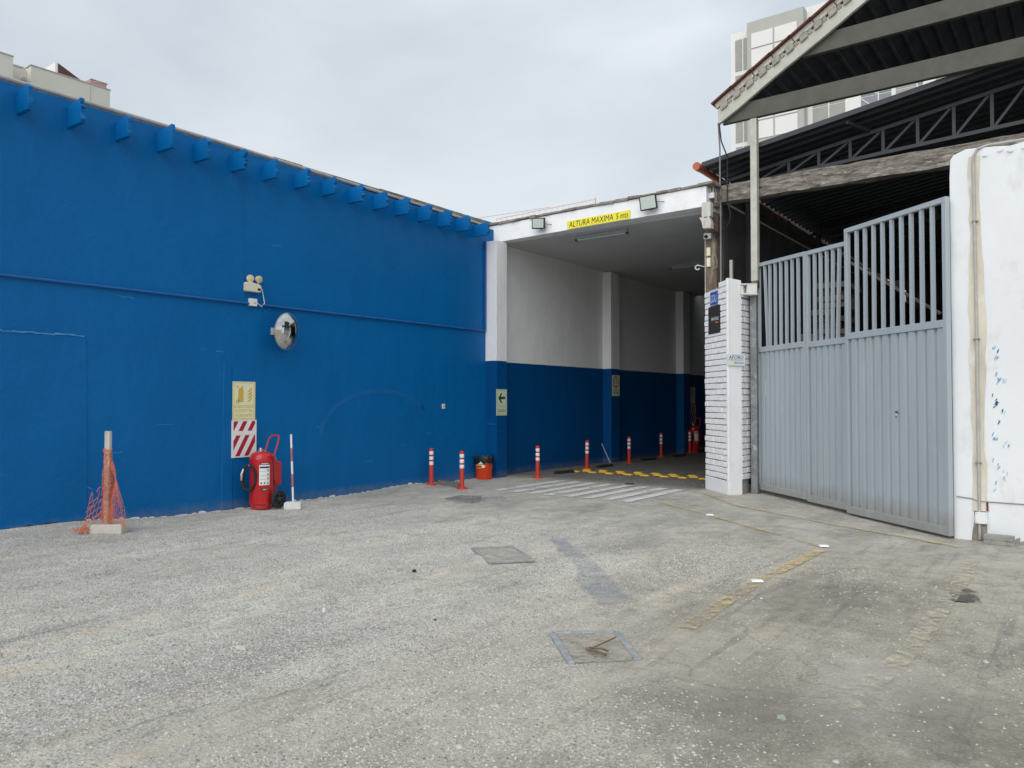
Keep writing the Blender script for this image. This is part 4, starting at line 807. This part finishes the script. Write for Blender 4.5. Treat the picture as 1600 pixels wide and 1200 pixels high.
# ------------------------------------------------------------------ timber frame over the pillar
tb = empty('post_and_beam', (4.75, 0, 0), 'weathered timber column and long beam over the gate entrance', 'timber frame')
nb = 26; bb = B()
for (z0, z1, y0, y1) in ((5.262, 5.572, -.10, .12),):
    vs = []
    for i in range(nb + 1):
        x_ = 4.70 + 6.3*i/nb; vs += [(x_, y0 + j(.006), z0 + j(.012)), (x_, y1, z0 + j(.01)), (x_, y1, z1 + j(.012)), (x_, y0 + j(.006), z1 + j(.012))]
    bb.add(vs, [(i*4+k, i*4+(k+1) % 4, (i+1)*4+(k+1) % 4, (i+1)*4+k) for i in range(nb) for k in range(4)] + [(3, 2, 1, 0), tuple(nb*4 + k for k in range(4))])
bb.build('beam', 'wood_grey', tb)
B().box(4.655, 4.87, -.085, .105, 0, 5.26).build('column', 'wood_column', tb, bevel=.012)
B().box(4.66, 4.70, -.10, .10, 5.262, 5.55).build('beam_cap', 'wood_column', tb, bevel=.008)
B().box(4.64, 4.654, -.08, .1, 3.6, 4.75).build('pale_face', 'wood_pale', tb)
YC = -.60
def cq(pp): return [tuple(py(a, b_, YC)[[0, 2]]) for a, b_ in pp]
B().prism(cq([(1096, 343), (1096, 317), (1110, 315), (1110, 337), (1104, 341)])[::1], (0, YC + .13, 0), (1, 0, 0), U3, .13).build('corbel_head', 'wood_pale', tb, bevel=.014)
B().prism(cq([(1098, 357), (1096, 347), (1092, 339), (1097, 341), (1101, 338), (1107, 337), (1111, 347), (1111, 356)]), (0, YC + .13, 0), (1, 0, 0), U3, .13).build('corbel_scroll', 'wood_pale', tb, bevel=.012)
B().prism([(4.70, 5.13), (4.97, 5.15), (4.985, 5.36), (4.95, 5.50), (4.72, 5.52), (4.69, 5.3)], (0, -.11, 0), (1, 0, 0), U3, .22).build('beam_butt', 'wood_grey', tb, bevel=.02)
B().box(4.80, 4.92, -.47, -.10, 4.72, 5.04).build('corbel_arm', 'wood_column', tb, bevel=.01)
sc_ = empty('security_camera', (4.72, -.15, 4.64), 'small white security camera under the carved corbel', 'camera')
B().box(4.66, 4.80, -.18, -.09, 4.61, 4.71).build('housing', 'camera_plastic', sc_, bevel=.012); B().lathe([(.032, 0), (.03, .03), (.02, .035)], (4.715, -.18, 4.655), 14, (-.3, -1, -.2)).build('lens', 'black_paint', sc_, smooth=True)
for z0, lb, h_ in ((4.30, 'upper beige switch box on the timber column', .16), (4.10, 'lower beige switch box on the timber column', .17)):
    b_ = tag(B().box(4.69, 4.765, -.125, -.09, z0, z0 + h_).build('switch_box', 'ivory', bevel=.008), lb, 'switch box'); B().box(4.70, 4.755, -.1295, -.1255, z0 + .02, z0 + h_ - .02).build('cover_plate', 'sign_cream', b_)
jb2 = tag(B().box(4.86, 4.95, -.40, -.335, 5.29, 5.39).build('junction_box', 'box_white', bevel=.008), 'small white junction box on the timber beam end', 'junction box')
B().tube([(4.885, -.37, 5.39), (4.88, -.37, 5.49), (4.83, -.37, 5.53), (4.80, -.34, 5.53)], .01, 6).tube([(4.925, -.37, 5.39), (4.925, -.36, 5.52)], .01, 6).build('conduit_stub', 'camera_plastic', jb2, smooth=True)
hk = B(); hk.tube([(4.52 + .05*math.cos(a), -.12, 4.11 + .04*math.sin(a)) for a in np.linspace(.6, 5.6, 14)], .013, 6).tube([(4.66, -.05, 4.12), (4.60, -.09, 4.125), (4.56, -.12, 4.14)], .009, 6)
tag(hk.build('curled_hook', 'camera_plastic', smooth=True), 'curled pale hook sticking out left of the timber column', 'hook')
tag(B().tube([(4.97, -.14, 3.6), (4.975, -.14, 5.0), (4.97, -.15, 5.66), (5.03, -.3, 6.2), (5.05, -.42, 6.62)], .014, 6).build('cable', 'cable_grey', smooth=True), 'grey cable running down from the porch eave past the beam', 'cable')
tag(B().tube([(5.07, -.42, 6.6), (5.08, -.36, 6.3), (5.13, -.2, 6.05), (5.11, -.15, 5.6), (5.10, -.14, 5.25), (5.16, -.13, 5.0), (5.12, -.12, 4.85), (4.98, -.12, 4.70), (4.86, -.12, 4.62)], .012, 6).build('cable', 'cable_black', smooth=True), 'black cable looping from the porch eave to the security camera', 'cable')
tag(B().tube([(4.87, -.37, 5.29), (4.82, -.42, 5.24), (4.80, -.5, 5.2), (4.84, -.55, 5.18)], .009, 6).tube([(4.93, -.37, 5.29), (4.93, -.38, 5.2), (4.88, -.37, 5.16)], .009, 6).build('cable', 'cable_black', smooth=True), 'short black cable from junction box to carved corbel', 'cable')
tag(B().tube([(4.82, -.12, 4.42), (4.90, -.14, 4.2), (4.9, -.13, 4.08), (4.77, -.12, 4.02)], .008, 6).build('cable', 'cable_grey', smooth=True), 'short grey cable curling beside the beige switch boxes', 'cable')
tag(B().box(5.09, 5.14, -.02, .03, 3.5, 4.20).build('steel_stub', 'grey_pipe'), 'short grey steel stub rising behind the brick pillar', 'steel stub')
# ------------------------------------------------------------------ gate
GA = np.array([5.605, -.061, 0]); GB = np.array([9.015, -3.198, 0]); gd = GB - GA; GL = np.linalg.norm(gd); gd /= GL; gn = np.cross(gd, U3)
def gbox(bb, s0, s1, n0, n1, z0, z1, lean=0.):
    vs = []
    for z in (z0, z1):
        for s_, n_ in ((s0, n1), (s1, n1), (s1, n0), (s0, n0)): vs.append(GA + gd*(s_ + (lean if z == z1 else 0)) - gn*(-n_) + U3*z)
    return bb.add(vs, [(3,2,1,0),(4,5,6,7),(0,1,5,4),(1,2,6,5),(2,3,7,6),(3,0,4,7)])
def leaf(s0, s1, ztop0, ztop1, zm, nbars, off, label, leans, zb=.07, fr=.07):
    c0 = GA + gd*(s0 + s1)/2 + gn*off; r = empty('gate_leaf', c0, label, 'gate', 'leaves of the grey steel gate')
    gbox(B(), s0, s0 + fr*.8, off - .03, off + .03, zb, ztop0 - .002).build('stile', 'gate_paint', r, bevel=.004, seg=1); gbox(B(), s1 - fr*.8, s1, off - .03, off + .03, zb, ztop1 - .002).build('stile', 'gate_paint', r, bevel=.004, seg=1)
    B().bar(GA + gd*s0 + gn*off + U3*(ztop0 - .03), GA + gd*s1 + gn*off + U3*(ztop1 - .03), .064, .064).build('top_rail', 'gate_paint', r, bevel=.004, seg=1)
    a0, a1 = s0 + fr*.8 + .001, s1 - fr*.8 - .001
    gbox(B(), a0, a1, off - .028, off + .032, zm - .045, zm + .045).build('mid_rail', 'gate_paint', r, bevel=.004, seg=1)
    gbox(B(), a0, a1, off - .028, off + .032, zb, zb + .10).build('bottom_rail', 'gate_paint', r, bevel=.004, seg=1)
    for k in range(nbars):
        s_ = a0 + (a1 - a0)*(k + 1)/(nbars + 1); zt = ztop0 + (ztop1 - ztop0)*(s_ - s0)/(s1 - s0) - .062; ln_ = leans.get(k, 0) + j(.006)
        gbox(B(), s_ - .021 - ln_, s_ + .021 - ln_, off - .02, off + .02, zm + .046, zt, ln_).build('bar', 'gate_paint', r)
    pr = []; s_ = a0; pit = (a1 - a0)/round((a1 - a0)/.165); k = 0                # folded sheet
    while s_ < a1 - .01:
        for ds, dn in ((0, -.022), (.30, -.022), (.36, .016), (.94, .016), (1.0, -.022)): pr.append((s_ + ds*pit, off + dn))
        s_ += pit
    bb = B(); kk_ = len(pr)
    bb.add([GA + gd*q_ + gn*n_ + U3*z for z in (zb + .05, zm - .03) for q_, n_ in pr], [(i, i+1, kk_+i+1, kk_+i) for i in range(kk_-1)]); r['sheet'] = bb.build('sheet_panel', 'gate_paint', r).name
    return r
g1 = leaf(.045, 1.575, 4.06, 3.985, 2.525, 7, .0, 'low grey gate leaf next to the brick pillar', {0: -.09}, .075)
g2 = leaf(1.59, 2.665, 3.98, 3.93, 2.505, 5, .0, 'middle grey gate leaf, narrowest of the three', {3: .03, 4: .05}, .055)
g3 = leaf(2.68, 4.66, 4.09, 4.045, 2.545, 9, .055, 'tall grey gate leaf next to the white wall', {0: .01}, .035, .085)
for z_ in (.42, 1.95): gbox(B(), .012, .044, .0, .035, z_, z_ + .15).build('hinge', 'gate_paint', g1)
sheet3 = bpy.data.objects[g3['sheet']]; sheet1 = bpy.data.objects[g1['sheet']]
for g_ in (g1, g2, g3): del g_['sheet']
gbox(B(), 3.72, 3.77, .0695, .073, 1.47, 1.49).build('lock_slot', 'black_paint', sheet3); gbox(B(), 3.725, 3.75, .0695, .073, 1.41, 1.425).build('lock_slot', 'black_paint', sheet3); gbox(B(), 3.735, 3.745, .0695, .072, 1.427, 1.468).build('lock_slot', 'sign_pale_blue', sheet3)
gbox(B(), .30, .308, .0147, .0165, 1.72, 1.98).build('chalk_mark', 'sign_white', sheet1)
# ------------------------------------------------------------------ white wall at the right
ww = empty('white_wall', (12, -3, 0), 'thick white plaster wall right of the grey gate, flaking along its top', 'wall')
tp_ = [(9.01, -.3), (18, -.3), (18, 4.60)]
for i in range(61): x_ = 17.9 - (17.9 - 9.33)*i/60; tp_.append((x_, 4.575 + j(.012) + .01*math.sin(x_*9)))
tp_ += [(9.27, 4.595), (9.18, 4.60), (9.10, 4.57), (9.05, 4.55), (9.018, 4.50), (9.008, 4.3)]
B().prism(tp_, (0, -2.80, 0), (1, 0, 0), U3, .36).build('plaster_body', 'white_wall', ww, bevel=.012)
YW = -3.162
fk = B()
for k in range(16):
    x_ = 9.36 + k*.11 + j(.04); w2 = random.uniform(.03, .09); z_ = 4.50 + j(.03)
    fk.prism([(x_, z_), (x_ + w2*.5, z_ - random.uniform(.005, .03)), (x_ + w2, z_ + j(.01)), (x_ + w2*.8, z_ + .03), (x_ + w2*.2, z_ + .02)], (0, YW - .016, 0), (1, 0, 0), U3, .004)
fk.build('flaking_edge', 'white_wall', ww)
sp = []
for i in range(24): z = .34 + 4.16*i/23; sp.append((9.20 + .012*math.sin(z*2.1) + j(.012), z))
sr = []
for i in range(24): z = 4.5 - 4.16*i/23; sr.append((9.345 + .014*math.sin(z*2.7 + 1) + j(.014) - (.02 if z > 3.8 else 0), z))
def strip(name, lft, rgt, mat, off):
    k = len(lft); bb = B(); bb.add([(a, YW - off, z) for a, z in lft] + [(a, YW - off, z) for a, z in rgt[::-1]], [(i, k+i, k+i+1, i+1) for i in range(k-1)]); return bb.build(name, mat, ww)
strip('bare_strip', sp, sr, 'bare_beige', .004)
strip('bare_base', [(9.185, -.05), (9.20, .12), (9.225, .25), (9.215, .345)], [(9.34, .345), (9.345, .2), (9.345, .1), (9.34, -.05)], 'bare_dark', .004)
for z, x_c, n_d, mt in ((2.22, 9.44, 5, 'paint_blue'), (2.10, 9.45, 3, 'paint_blue'), (1.86, 9.45, 5, 'paint_blue'), (1.62, 9.43, 5, 'paint_blue_dark'), (1.55, 9.44, 6, 'paint_blue'), (1.34, 9.45, 3, 'paint_blue'), (1.18, 9.43, 4, 'paint_blue'), (.88, 9.43, 3, 'paint_blue'), (.62, 9.43, 2, 'paint_blue'), (1.85, 9.52, 3, 'paint_pale'), (1.5, 9.52, 5, 'paint_pale'), (1.1, 9.53, 4, 'paint_pale'), (.75, 9.52, 5, 'paint_pale')):
    for _ in range(n_d):
        xq = x_c + j(.03); zq = z + j(.05); h_ = random.uniform(.02, .05); w2 = random.uniform(.006, .013); sl_ = random.uniform(.1, .7)*h_
        B().add([(xq, YW - .0035, zq), (xq + w2, YW - .0035, zq + j(.004)), (xq + w2 + sl_, YW - .0035, zq + h_), (xq + sl_*.8, YW - .0035, zq + h_*.9)], [(0, 1, 2, 3)]).build('paint_dab', mt, ww)
B().add([(9.34, YW - .0035, 3.1), (9.95, YW - .0035, 3.24), (9.95, YW - .0035, 3.34), (9.34, YW - .0035, 3.2)], [(0, 1, 2, 3)]).add([(9.45, YW - .0035, 2.98), (9.95, YW - .0035, 2.98), (9.95, YW - .0035, 3.04), (9.45, YW - .0035, 3.03)], [(0, 1, 2, 3)]).build('yellow_smear', 'smear_yellow', ww)
B().tube([(9.04, YW - .008, .50), (9.2, YW - .008, .485), (9.25, YW - .008, .46), (10.2, YW - .008, .455)], .006, 5).build('seam', 'cable_grey', ww)
B().obox((9.35, YW - .006, .40), (.01, 0, 0), (0, .006, 0), (0, 0, .05)).build('rust_chip', 'tile_red', ww)
bs_ = B()
for k in range(50):
    x_ = 9.36 + k*.05; h_ = abs(j(.09)) + .01; bs_.prism([(x_, -.02), (x_ + .055, -.02), (x_ + .05, h_), (x_ + .01, h_*.7)], (0, YW - .003, 0), (1, 0, 0), U3, .006)
bs_.build('crumbled_base', 'concrete_grey', ww)
cw = tag(B().tube([(9.272, YW - .025, .02), (9.268, YW - .025, 2.4), (9.258, YW - .025, 4.40), (9.262, YW - .025, 4.50), (9.30, YW - .02, 4.575), (9.4, YW + .02, 4.61), (9.9, YW + .06, 4.615)], .0145, 8).build('wall_conduit', 'grey_pipe', smooth=True), 'thin grey conduit climbing the bare strip of the white wall', 'conduit')
for z_ in (.9, 2.34, 3.72): B().box(9.235, 9.30, YW - .043, YW - .005, z_, z_ + .014).build('clip', 'cable_grey', cw)
b_ = tag(B().box(9.232, 9.352, YW - .06, YW - .0, .205, .335).build('wall_box', 'box_white', bevel=.006), 'white junction box low on the white wall conduit', 'junction box')
for a, c in ((9.245, .22), (9.338, .22), (9.245, .32), (9.338, .32)): B().lathe([(.005, 0), (.004, .003)], (a, YW - .06, c), 8, (0, -1, 0), (1, 0, 0)).build('screw', 'cable_grey', b_)
for (x_, z_, l_, a, lb) in ((9.475, .0, .155, .03, 'lower grey paving slab on the ground against the white wall'), (9.47, .052, .15, -.05, 'upper grey paving slab stacked against the white wall')):
    tag(B().obox((x_, -3.30, z_ + .027), np.array([math.cos(a), math.sin(a), 0])*l_*.95, np.array([-math.sin(a), math.cos(a), 0])*.075, U3*.025).build('paving_slab', 'concrete_grey', bevel=.006), lb, 'slab')
# ------------------------------------------------------------------ gable porch
YP = -.20
gp = empty('gable_porch', (5.6, YP, 0), 'cream gabled porch with tiled verge and dark corrugated underside', 'porch')
E0 = py(1127.5, 197.5, YP); E1 = py(1362, 2, YP); slope = (E1[2] - E0[2])/(E1[0] - E0[0]); AX = 10.4; AZ = E0[2] + slope*(AX - E0[0])
T0 = py(1119, 173, YP - .1); 
B().box(5.57, 5.685, YP - .06, YP + .06, 3.74, 6.62).build('post', 'porch_cream', gp, bevel=.008)
B().box(5.575, 5.68, YP - .055, YP + .055, 3.62, 3.739).build('rotten_foot', 'wood_column', gp)
B().box(5.545, 5.655, YP - .05, YP + .10, 0, 3.619).build('steel_base', 'steel_post', gp)
zt = py(1400, 141, YP)[2]; z1_ = E0[2] + .015
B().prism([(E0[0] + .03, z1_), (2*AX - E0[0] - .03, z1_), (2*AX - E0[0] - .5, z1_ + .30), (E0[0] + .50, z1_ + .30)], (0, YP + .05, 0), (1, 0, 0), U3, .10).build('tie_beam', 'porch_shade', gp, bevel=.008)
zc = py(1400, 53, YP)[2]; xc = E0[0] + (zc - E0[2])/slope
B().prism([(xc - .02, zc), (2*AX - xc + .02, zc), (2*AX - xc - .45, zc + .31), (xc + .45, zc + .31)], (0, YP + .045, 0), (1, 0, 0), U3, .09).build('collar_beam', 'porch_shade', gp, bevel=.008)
def rear(x_):
    a, c = RE; return a[1] + (c[1] - a[1])*(x_ - a[0])/(c[0] - a[0])
RE = []
for q0 in ((1200, 169), (1580, 92)):
    d = ray(*q0); zo = E0[2] + .09; tt = (zo + slope*(CAM[0] - E0[0]) - CAM[2])/(d[2] - slope*d[0]); RE.append(CAM + d*tt)
for sg in (1, -1):
    def q(x_, z_): return (x_ if sg > 0 else 2*AX - x_, z_)
    n_ = 14; low = [(E0[0] + (AX - E0[0])*i/n_, E0[2] + slope*(AX - E0[0])*i/n_ + (j(.012) if 0 < i < n_ else 0)) for i in range(n_+1)]
    hi_ = [(AX, AZ + .30), (E0[0] - .02, E0[2] + .255)]
    poly = [q(*p_) for p_ in low] + [q(*p_) for p_ in hi_]
    B().prism(poly if sg > 0 else poly[::-1], (0, YP - .07, 0), (1, 0, 0), U3, .07).build('rake_board', 'porch_cream', gp, bevel=.006, seg=1)
    dv_ = []
    for x_ in np.linspace(E0[0] - .02, AX, 8):
        xx = x_ if sg > 0 else 2*AX - x_; zz = E0[2] + .10 + slope*(x_ - E0[0])
        dv_ += [(xx, YP - .05, zz), (xx, max(YP + .1, rear(x_)) if sg > 0 else 4.5, zz), (xx, max(YP + .1, rear(x_)) if sg > 0 else 4.5, zz + .06), (xx, YP - .05, zz + .06)]
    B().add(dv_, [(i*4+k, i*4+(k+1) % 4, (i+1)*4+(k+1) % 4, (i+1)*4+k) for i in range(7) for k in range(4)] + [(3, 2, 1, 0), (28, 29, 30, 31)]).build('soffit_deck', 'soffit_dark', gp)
    L_ = math.hypot(AX - E0[0], AZ - E0[2]); d_ = np.array([(AX - E0[0])*sg, 0, AZ + .04 - E0[2]])/math.hypot(AX - E0[0], AZ + .04 - E0[2]); u_ = np.array([-d_[2]*sg, 0, abs(d_[0])]); o_ = np.array([E0[0] if sg > 0 else 2*AX - E0[0], YP - .14, E0[2] + .19]) + d_*.05
    cr = B(); prof_ = []; s_ = .05
    while s_ < L_: 
        for ds, dn in ((0, -.14), (.16, -.14), (.18, -.175), (.22, -.175), (.24, -.14)): prof_.append((s_ + ds, dn))
        s_ += .25
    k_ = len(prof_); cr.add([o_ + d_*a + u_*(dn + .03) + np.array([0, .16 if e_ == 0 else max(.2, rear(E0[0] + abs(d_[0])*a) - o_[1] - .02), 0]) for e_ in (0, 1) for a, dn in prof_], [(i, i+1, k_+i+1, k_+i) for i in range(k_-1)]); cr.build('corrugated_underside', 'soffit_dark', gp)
    s_ = .0; kt_ = 0
    while s_ < L_ - .2 and s_ < 6:                                    # tile ends along the verge
        pl_ = [(s_ + .02, .0), (s_ + .155, .0), (s_ + .19, .045), (s_ + .19, .105), (s_ + .165, .125), (s_ + .06, .125), (s_ + .045, .095)]
        B().prism(pl_ if sg > 0 else pl_[::-1], o_ + np.array([0, .06, 0]), d_, u_, .10*sg).build('tile_end', 'tile_grey', gp, bevel=.008, seg=1)
        pl_ = [(s_ + .192, .015), (s_ + .262, .02), (s_ + .268, .10), (s_ + .192, .085)]
        B().prism(pl_ if sg > 0 else pl_[::-1], o_ + np.array([0, .06, 0]), d_, u_, .075*sg).build('tile_end', 'tile_grey', gp, bevel=.006, seg=1)
        s_ += .272
    nn_ = int(L_/.4)
    for k_ in range(nn_ + 1):
        a, b2 = k_*.4 - .02, min(k_*.4 + .395, L_ + .05)
        pl_ = [(a, .10), (b2, .10), (b2, .19 + j(.01)), (a, .19 + j(.01))]; B().prism(pl_ if sg > 0 else pl_[::-1], o_ + np.array([0, .05, 0]), d_, u_, .07*sg).build('mortar_bed', 'tile_mortar', gp)
        pl_ = [(a - .03, .185), (b2, .195), (b2, .222), (a - .03, .214)]; B().prism(pl_ if sg > 0 else pl_[::-1], o_ + np.array([0, max(.2, rear(E0[0] + abs(d_[0])*a) - o_[1]), 0]), d_, u_, (max(.2, rear(E0[0] + abs(d_[0])*a) - o_[1]) + .1)*sg).build('roof_tile_row', 'tile_red', gp)
B().box(2*AX - 5.685, 2*AX - 5.57, YP - .06, YP + .06, 0, 6.62).build('post', 'porch_cream', gp)
# ------------------------------------------------------------------ warehouse behind the gate
wh = empty('warehouse', (9, 8, 0), 'dark open warehouse roof and steel trusses behind the grey gate', 'warehouse')
RS = .147; X0, X1 = 4.62, 17.5
def rz(x_): return 6.0 + RS*(x_ - 4.63)
pr = []; y_ = -.12
while y_ < 20:
    for dy, dz in ((0, 0), (.20, 0), (.225, -.035), (.275, -.035), (.30, 0)): pr.append((y_ + dy, dz))
    y_ += .30
k_ = len(pr); B().add([(x_, yy, rz(x_) + dz) for x_ in (X0, X1) for yy, dz in pr], [(i, i+1, k_+i+1, k_+i) for i in range(k_-1)]).build('roof_sheet', 'roof_dark', wh)
B().add([(X0, -.125, rz(X0) + .05), (X1, -.125, rz(X1) + .05), (X1, 20, rz(X1) + .05), (X0, 20, rz(X0) + .05)], [(0, 1, 2, 3)]).build('roof_top', 'roof_dark', wh)
B().bar((X0, -.14, rz(X0) + .01), (X1, -.14, rz(X1) + .01), .025, .085).build('roof_edge_trim', 'truss_steel', wh)
def truss(yy):
    lo = lambda x_: 5.70 + .049*(x_ - 5.7); hi2 = lambda x_: 5.955 + .155*(x_ - 6.0)
    B().bar((5.2, yy, lo(5.2)), (17, yy, lo(17)), .06, .06).build('bottom_chord', 'truss_steel', wh); B().bar((4.75, yy, hi2(4.75)), (17, yy, hi2(17)), .06, .06).build('top_chord', 'truss_steel', wh)
    xv = [6.04 + .52*k for k in range(20)]
    for i, x_ in enumerate(xv):
        B().bar((x_, yy, lo(x_) + .031), (x_, yy, hi2(x_) - .031), .05, .05).build('strut', 'truss_steel', wh); xa = x_ - .49; B().bar((xa, yy + .012, lo(xa) + .031), (x_ - .045, yy + .012, hi2(x_ - .045) - .031), .045, .04).build('diagonal', 'truss_steel', wh)
for yy in (.42, 6.2, 12.0): truss(yy)
for yy in (1.3, 6.2): B().box(4.93, 5.04, yy - .06, yy + .06, 0, 5.97).build('column', 'truss_steel', wh, bevel=.004, seg=1)
B().bar((7.15, -.1, 6.26), (7.4, .42, 6.2), .05, .05).build('brace', 'truss_steel', wh)
B().box(4.885, 4.925, .12, 20, 0, 5.3).build('side_wall', 'inner_wall', wh)
yb = .5
while yb < 16:
    l_ = random.uniform(.22, .5)
    B().box(4.65, 4.92, yb, yb + l_, 5.501, 5.68 + j(.05)).build('wall_block', 'inner_wall', wh, bevel=.01, seg=1); yb += l_ + random.choice([.01, .02, .09])
B().box(4.46, 4.485, 3.0, 19.9, 5.55, 6.1).build('eave_light_block', 'inner_wall', wh)  # added board, blocks daylight through the gap along the rear eave
B().box(4.6, 17.6, 19.9, 20.1, 0, 8.2).build('rear_wall', 'inner_wall', wh); B().box(17.5, 17.7, -2.8, 20.1, 0, 8.2).build('right_wall', 'inner_wall', wh)
gu = empty('roof_gutter', (4.57, 4, 5.9), 'terracotta round gutter pipe along the warehouse eave', 'gutter')
gc = lambda yy: np.array([4.56, yy, 5.965 - .012*yy])
B().tube([gc(-.18), gc(18)], .066, 20).build('pipe', 'gutter_pvc', gu, smooth=True)
B().tube([gc(-.26), gc(-.08)], .074, 20).build('end_cap', 'gutter_pvc', gu, smooth=True)
# things stored inside, seen through the bars
st_ = empty('timber_stack', (7.0, 1.6, 0), 'stack of stained brown planks behind the middle gate leaf', 'timber stack')
xa, xb = py(1283, 480, 1.5)[0], py(1332, 480, 1.5)[0]
for k in range(32):
    B().obox(((xa + xb)/2 + j(.12), 1.5 + j(.12), .06 + k*.118), ((xb - xa)/2*random.uniform(.7, 1.05), j(.08), j(.012)), (0, .5, 0), (0, 0, .047)).build('plank', random.choice(['timber', 'stained_brick', 'inner_wall']), st_)
tag(B().bar(py(1325, 408, .2), py(1470, 490, -.9), .03, .035).build('leaning_bar', 'timber'), 'pale bar slanting behind the tall gate leaf', 'bar')
cb = empty('carton_pile', (6.6, 2.9, 0), 'pile of dull cartons behind the low gate leaf', 'carton pile')
for k in range(7):
    B().obox((py(1272, 480, 2.9)[0] + j(.04), 2.9 + j(.05), .22 + k*.43), (.24, j(.02), 0), (0, .3, 0), (0, 0, .2)).build('carton', random.choice(['cable_grey', 'concrete_grey']), cb, bevel=.01, seg=1)
# ------------------------------------------------------------------ apartment blocks and crane beyond
ap = empty('apartment_block', (-2, 52, 0), 'tall white and grey apartment block behind the gabled porch', 'building')
B().box(-12.2, -9, 45.6, 62, 0, 30.95).build('side_wing', 'apt_white', ap); B().box(-10.68, -6.38, 45.0, 60, 0, 31.2).build('front_bay', 'apt_grey', ap); B().box(-6.4, 14, 45.9, 62, 0, 31.5).build('main_wall', 'apt_white', ap)
for k in range(9):
    zt_ = 30.35 - k*2.86
    for x0, x1 in ((-11.83, -11.28), (-11.18, -10.75)): B().box(x0, x1, 45.56, 45.595, zt_ - 2.5, zt_).build('window_panel', 'apt_window', ap)
    zt_ = 30.25 - k*2.86
    for x0, x1 in ((-10.32, -8.66), (-8.52, -6.85)):
        for z0, z1 in ((zt_ - 1.16, zt_ - .02), (zt_ - 2.62, zt_ - 1.28)): B().box(x0, x1, 44.95, 44.995, z0, z1).build('facade_panel', 'apt_white', ap)
    zt_ = 30.6 - k*2.86
    for x0, x1, mt in ((-6.0, -4.9, 'apt_window'), (-4.8, -3.7, 'apt_window'), (-2.6, -1.5, 'apt_glass'), (-1.4, -.6, 'apt_glass'), (-.3, 1.0, 'apt_window'), (1.1, 1.4, 'apt_glass'), (2.2, 4.2, 'apt_window'), (4.3, 6.0, 'apt_glass'), (6.5, 9.0, 'apt_window')):
        B().box(x0, x1, 45.86, 45.895, zt_ - 2.35, zt_ - 1.25).build('window_panel', mt, ap); B().box(x0, x1, 45.86, 45.895, zt_ - 1.17, zt_ - .15).build('window_panel', mt, ap)
    B().bar((-2.55, 45.83, zt_ - .3), (-1.5, 45.83, zt_ - 1.2), .03, .06).build('stair_rail', 'apt_white', ap); B().bar((-2.55, 45.83, zt_ - 1.35), (-1.5, 45.83, zt_ - 2.3), .03, .06).build('stair_rail', 'apt_white', ap)
al = empty('apartment_block', (-45, 5, 0), 'cream apartment block with roof terrace behind the blue wall', 'building')
B().box(-55, -40, 5.55, 10.18, 0, 21.7).build('main_block', 'apt_cream', al); B().box(-55, -39.2, -12, 4.3, 0, 21.55).build('left_block', 'apt_cream', al); B().box(-55, -40.6, 4.3, 5.54, 0, 21.55).build('link_wall', 'apt_cream', al)
B().box(-40.02, -39.985, 8.95, 8.99, 0, 21.6).build('downpipe', 'apt_grey', al); B().box(-55, -39.96, 5.5, 10.22, 21.702, 21.76).build('parapet_cap', 'apt_grey', al); B().box(-55, -39.16, -12, 4.33, 21.552, 21.61).build('parapet_cap', 'apt_grey', al)
B().box(-48, -43, 4.8, 7.0, 21.76, 22.5).build('roof_room', 'apt_white', al); B().box(-48.2, -42.8, 4.7, 7.1, 22.5, 22.57).build('roof_room_cap', 'apt_grey', al)
B().box(-43, -40.9, 7.25, 7.4, 21.76, 22.75).build('terrace_wall', 'apt_white', al); B().prism([(7.41, 21.77), (8.6, 21.77), (8.85, 22.1), (7.41, 22.75)], (-42.5, 0, 0), (0, 1, 0), U3, 1.6).build('awning', 'awning_brown', al)
B().box(-41.2, -40.1, 9.0, 10.0, 21.77, 22.1).build('terrace_screen', 'apt_pink', al); B().box(-41.2, -40.05, 9.0, 10.1, 22.1, 22.13).build('screen_cap', 'apt_white', al); B().tube([(-40.1, 8.2, 21.76), (-40.1, 10.1, 22.2)], .015, 5).build('railing', 'apt_white', al)
B().tube([(-40.55, 5.3, 19), (-40.55, 5.3, 21.0)], .035, 6).box(-40.6, -40.2, 5.2, 5.4, 20.75, 20.95).build('vent_pipe', 'apt_grey', al)
cr_ = empty('tower_crane', (-127, 150, 0), 'distant pale tower crane jib above the tunnel roof', 'crane')
JA = py(775, 350, 150); JB = py(930, 319.5, 150)
def jib(t_): return JA + (JB - JA)*t_
jb_ = B(); jw = B(); N_ = 34
for i in range(N_ + 1):
    a = jib(i/N_); jw.bar(a, a + U3*1.35, .10, .10) if i % 2 == 0 else None
    if i < N_:
        b2 = jib((i+1)/N_); jb_.bar(a, b2, .2, .2); jb_.bar(a + U3*1.35, b2 + U3*1.35, .2, .2); jw.bar(a if i % 2 else a + U3*1.35, b2 + U3*1.35 if i % 2 else b2, .09, .09)
jb_.build('jib_chord', 'crane_haze_orange', cr_); jw.build('jib_lattice', 'crane_haze_white', cr_)
B().box(JB[0] - .1, JB[0] + .15, 149.8, 150.2, JB[2], JB[2] + 1.7).build('jib_tip', 'crane_haze_orange', cr_)
ms_ = B()
for sx, sy in ((-1, -1), (1, -1), (1, 1), (-1, 1)): ms_.bar((-127 + sx*.9, 150 + sy*.9, 0), (-127 + sx*.9, 150 + sy*.9, 46.5), .2, .2)
for k in range(23): ms_.bar((-127.9, 149.1, k*2), (-126.1, 149.1, k*2 + 2), .1, .1); ms_.bar((-126.1, 149.1, k*2), (-126.1, 150.9, k*2 + 2), .1, .1)
ms_.build('mast', 'crane_haze_orange', cr_)
B().tube([(-125, 150, 52.3), (-100, 150, 51.7)], .05, 5).build('cable', 'cable_grey', cr_)
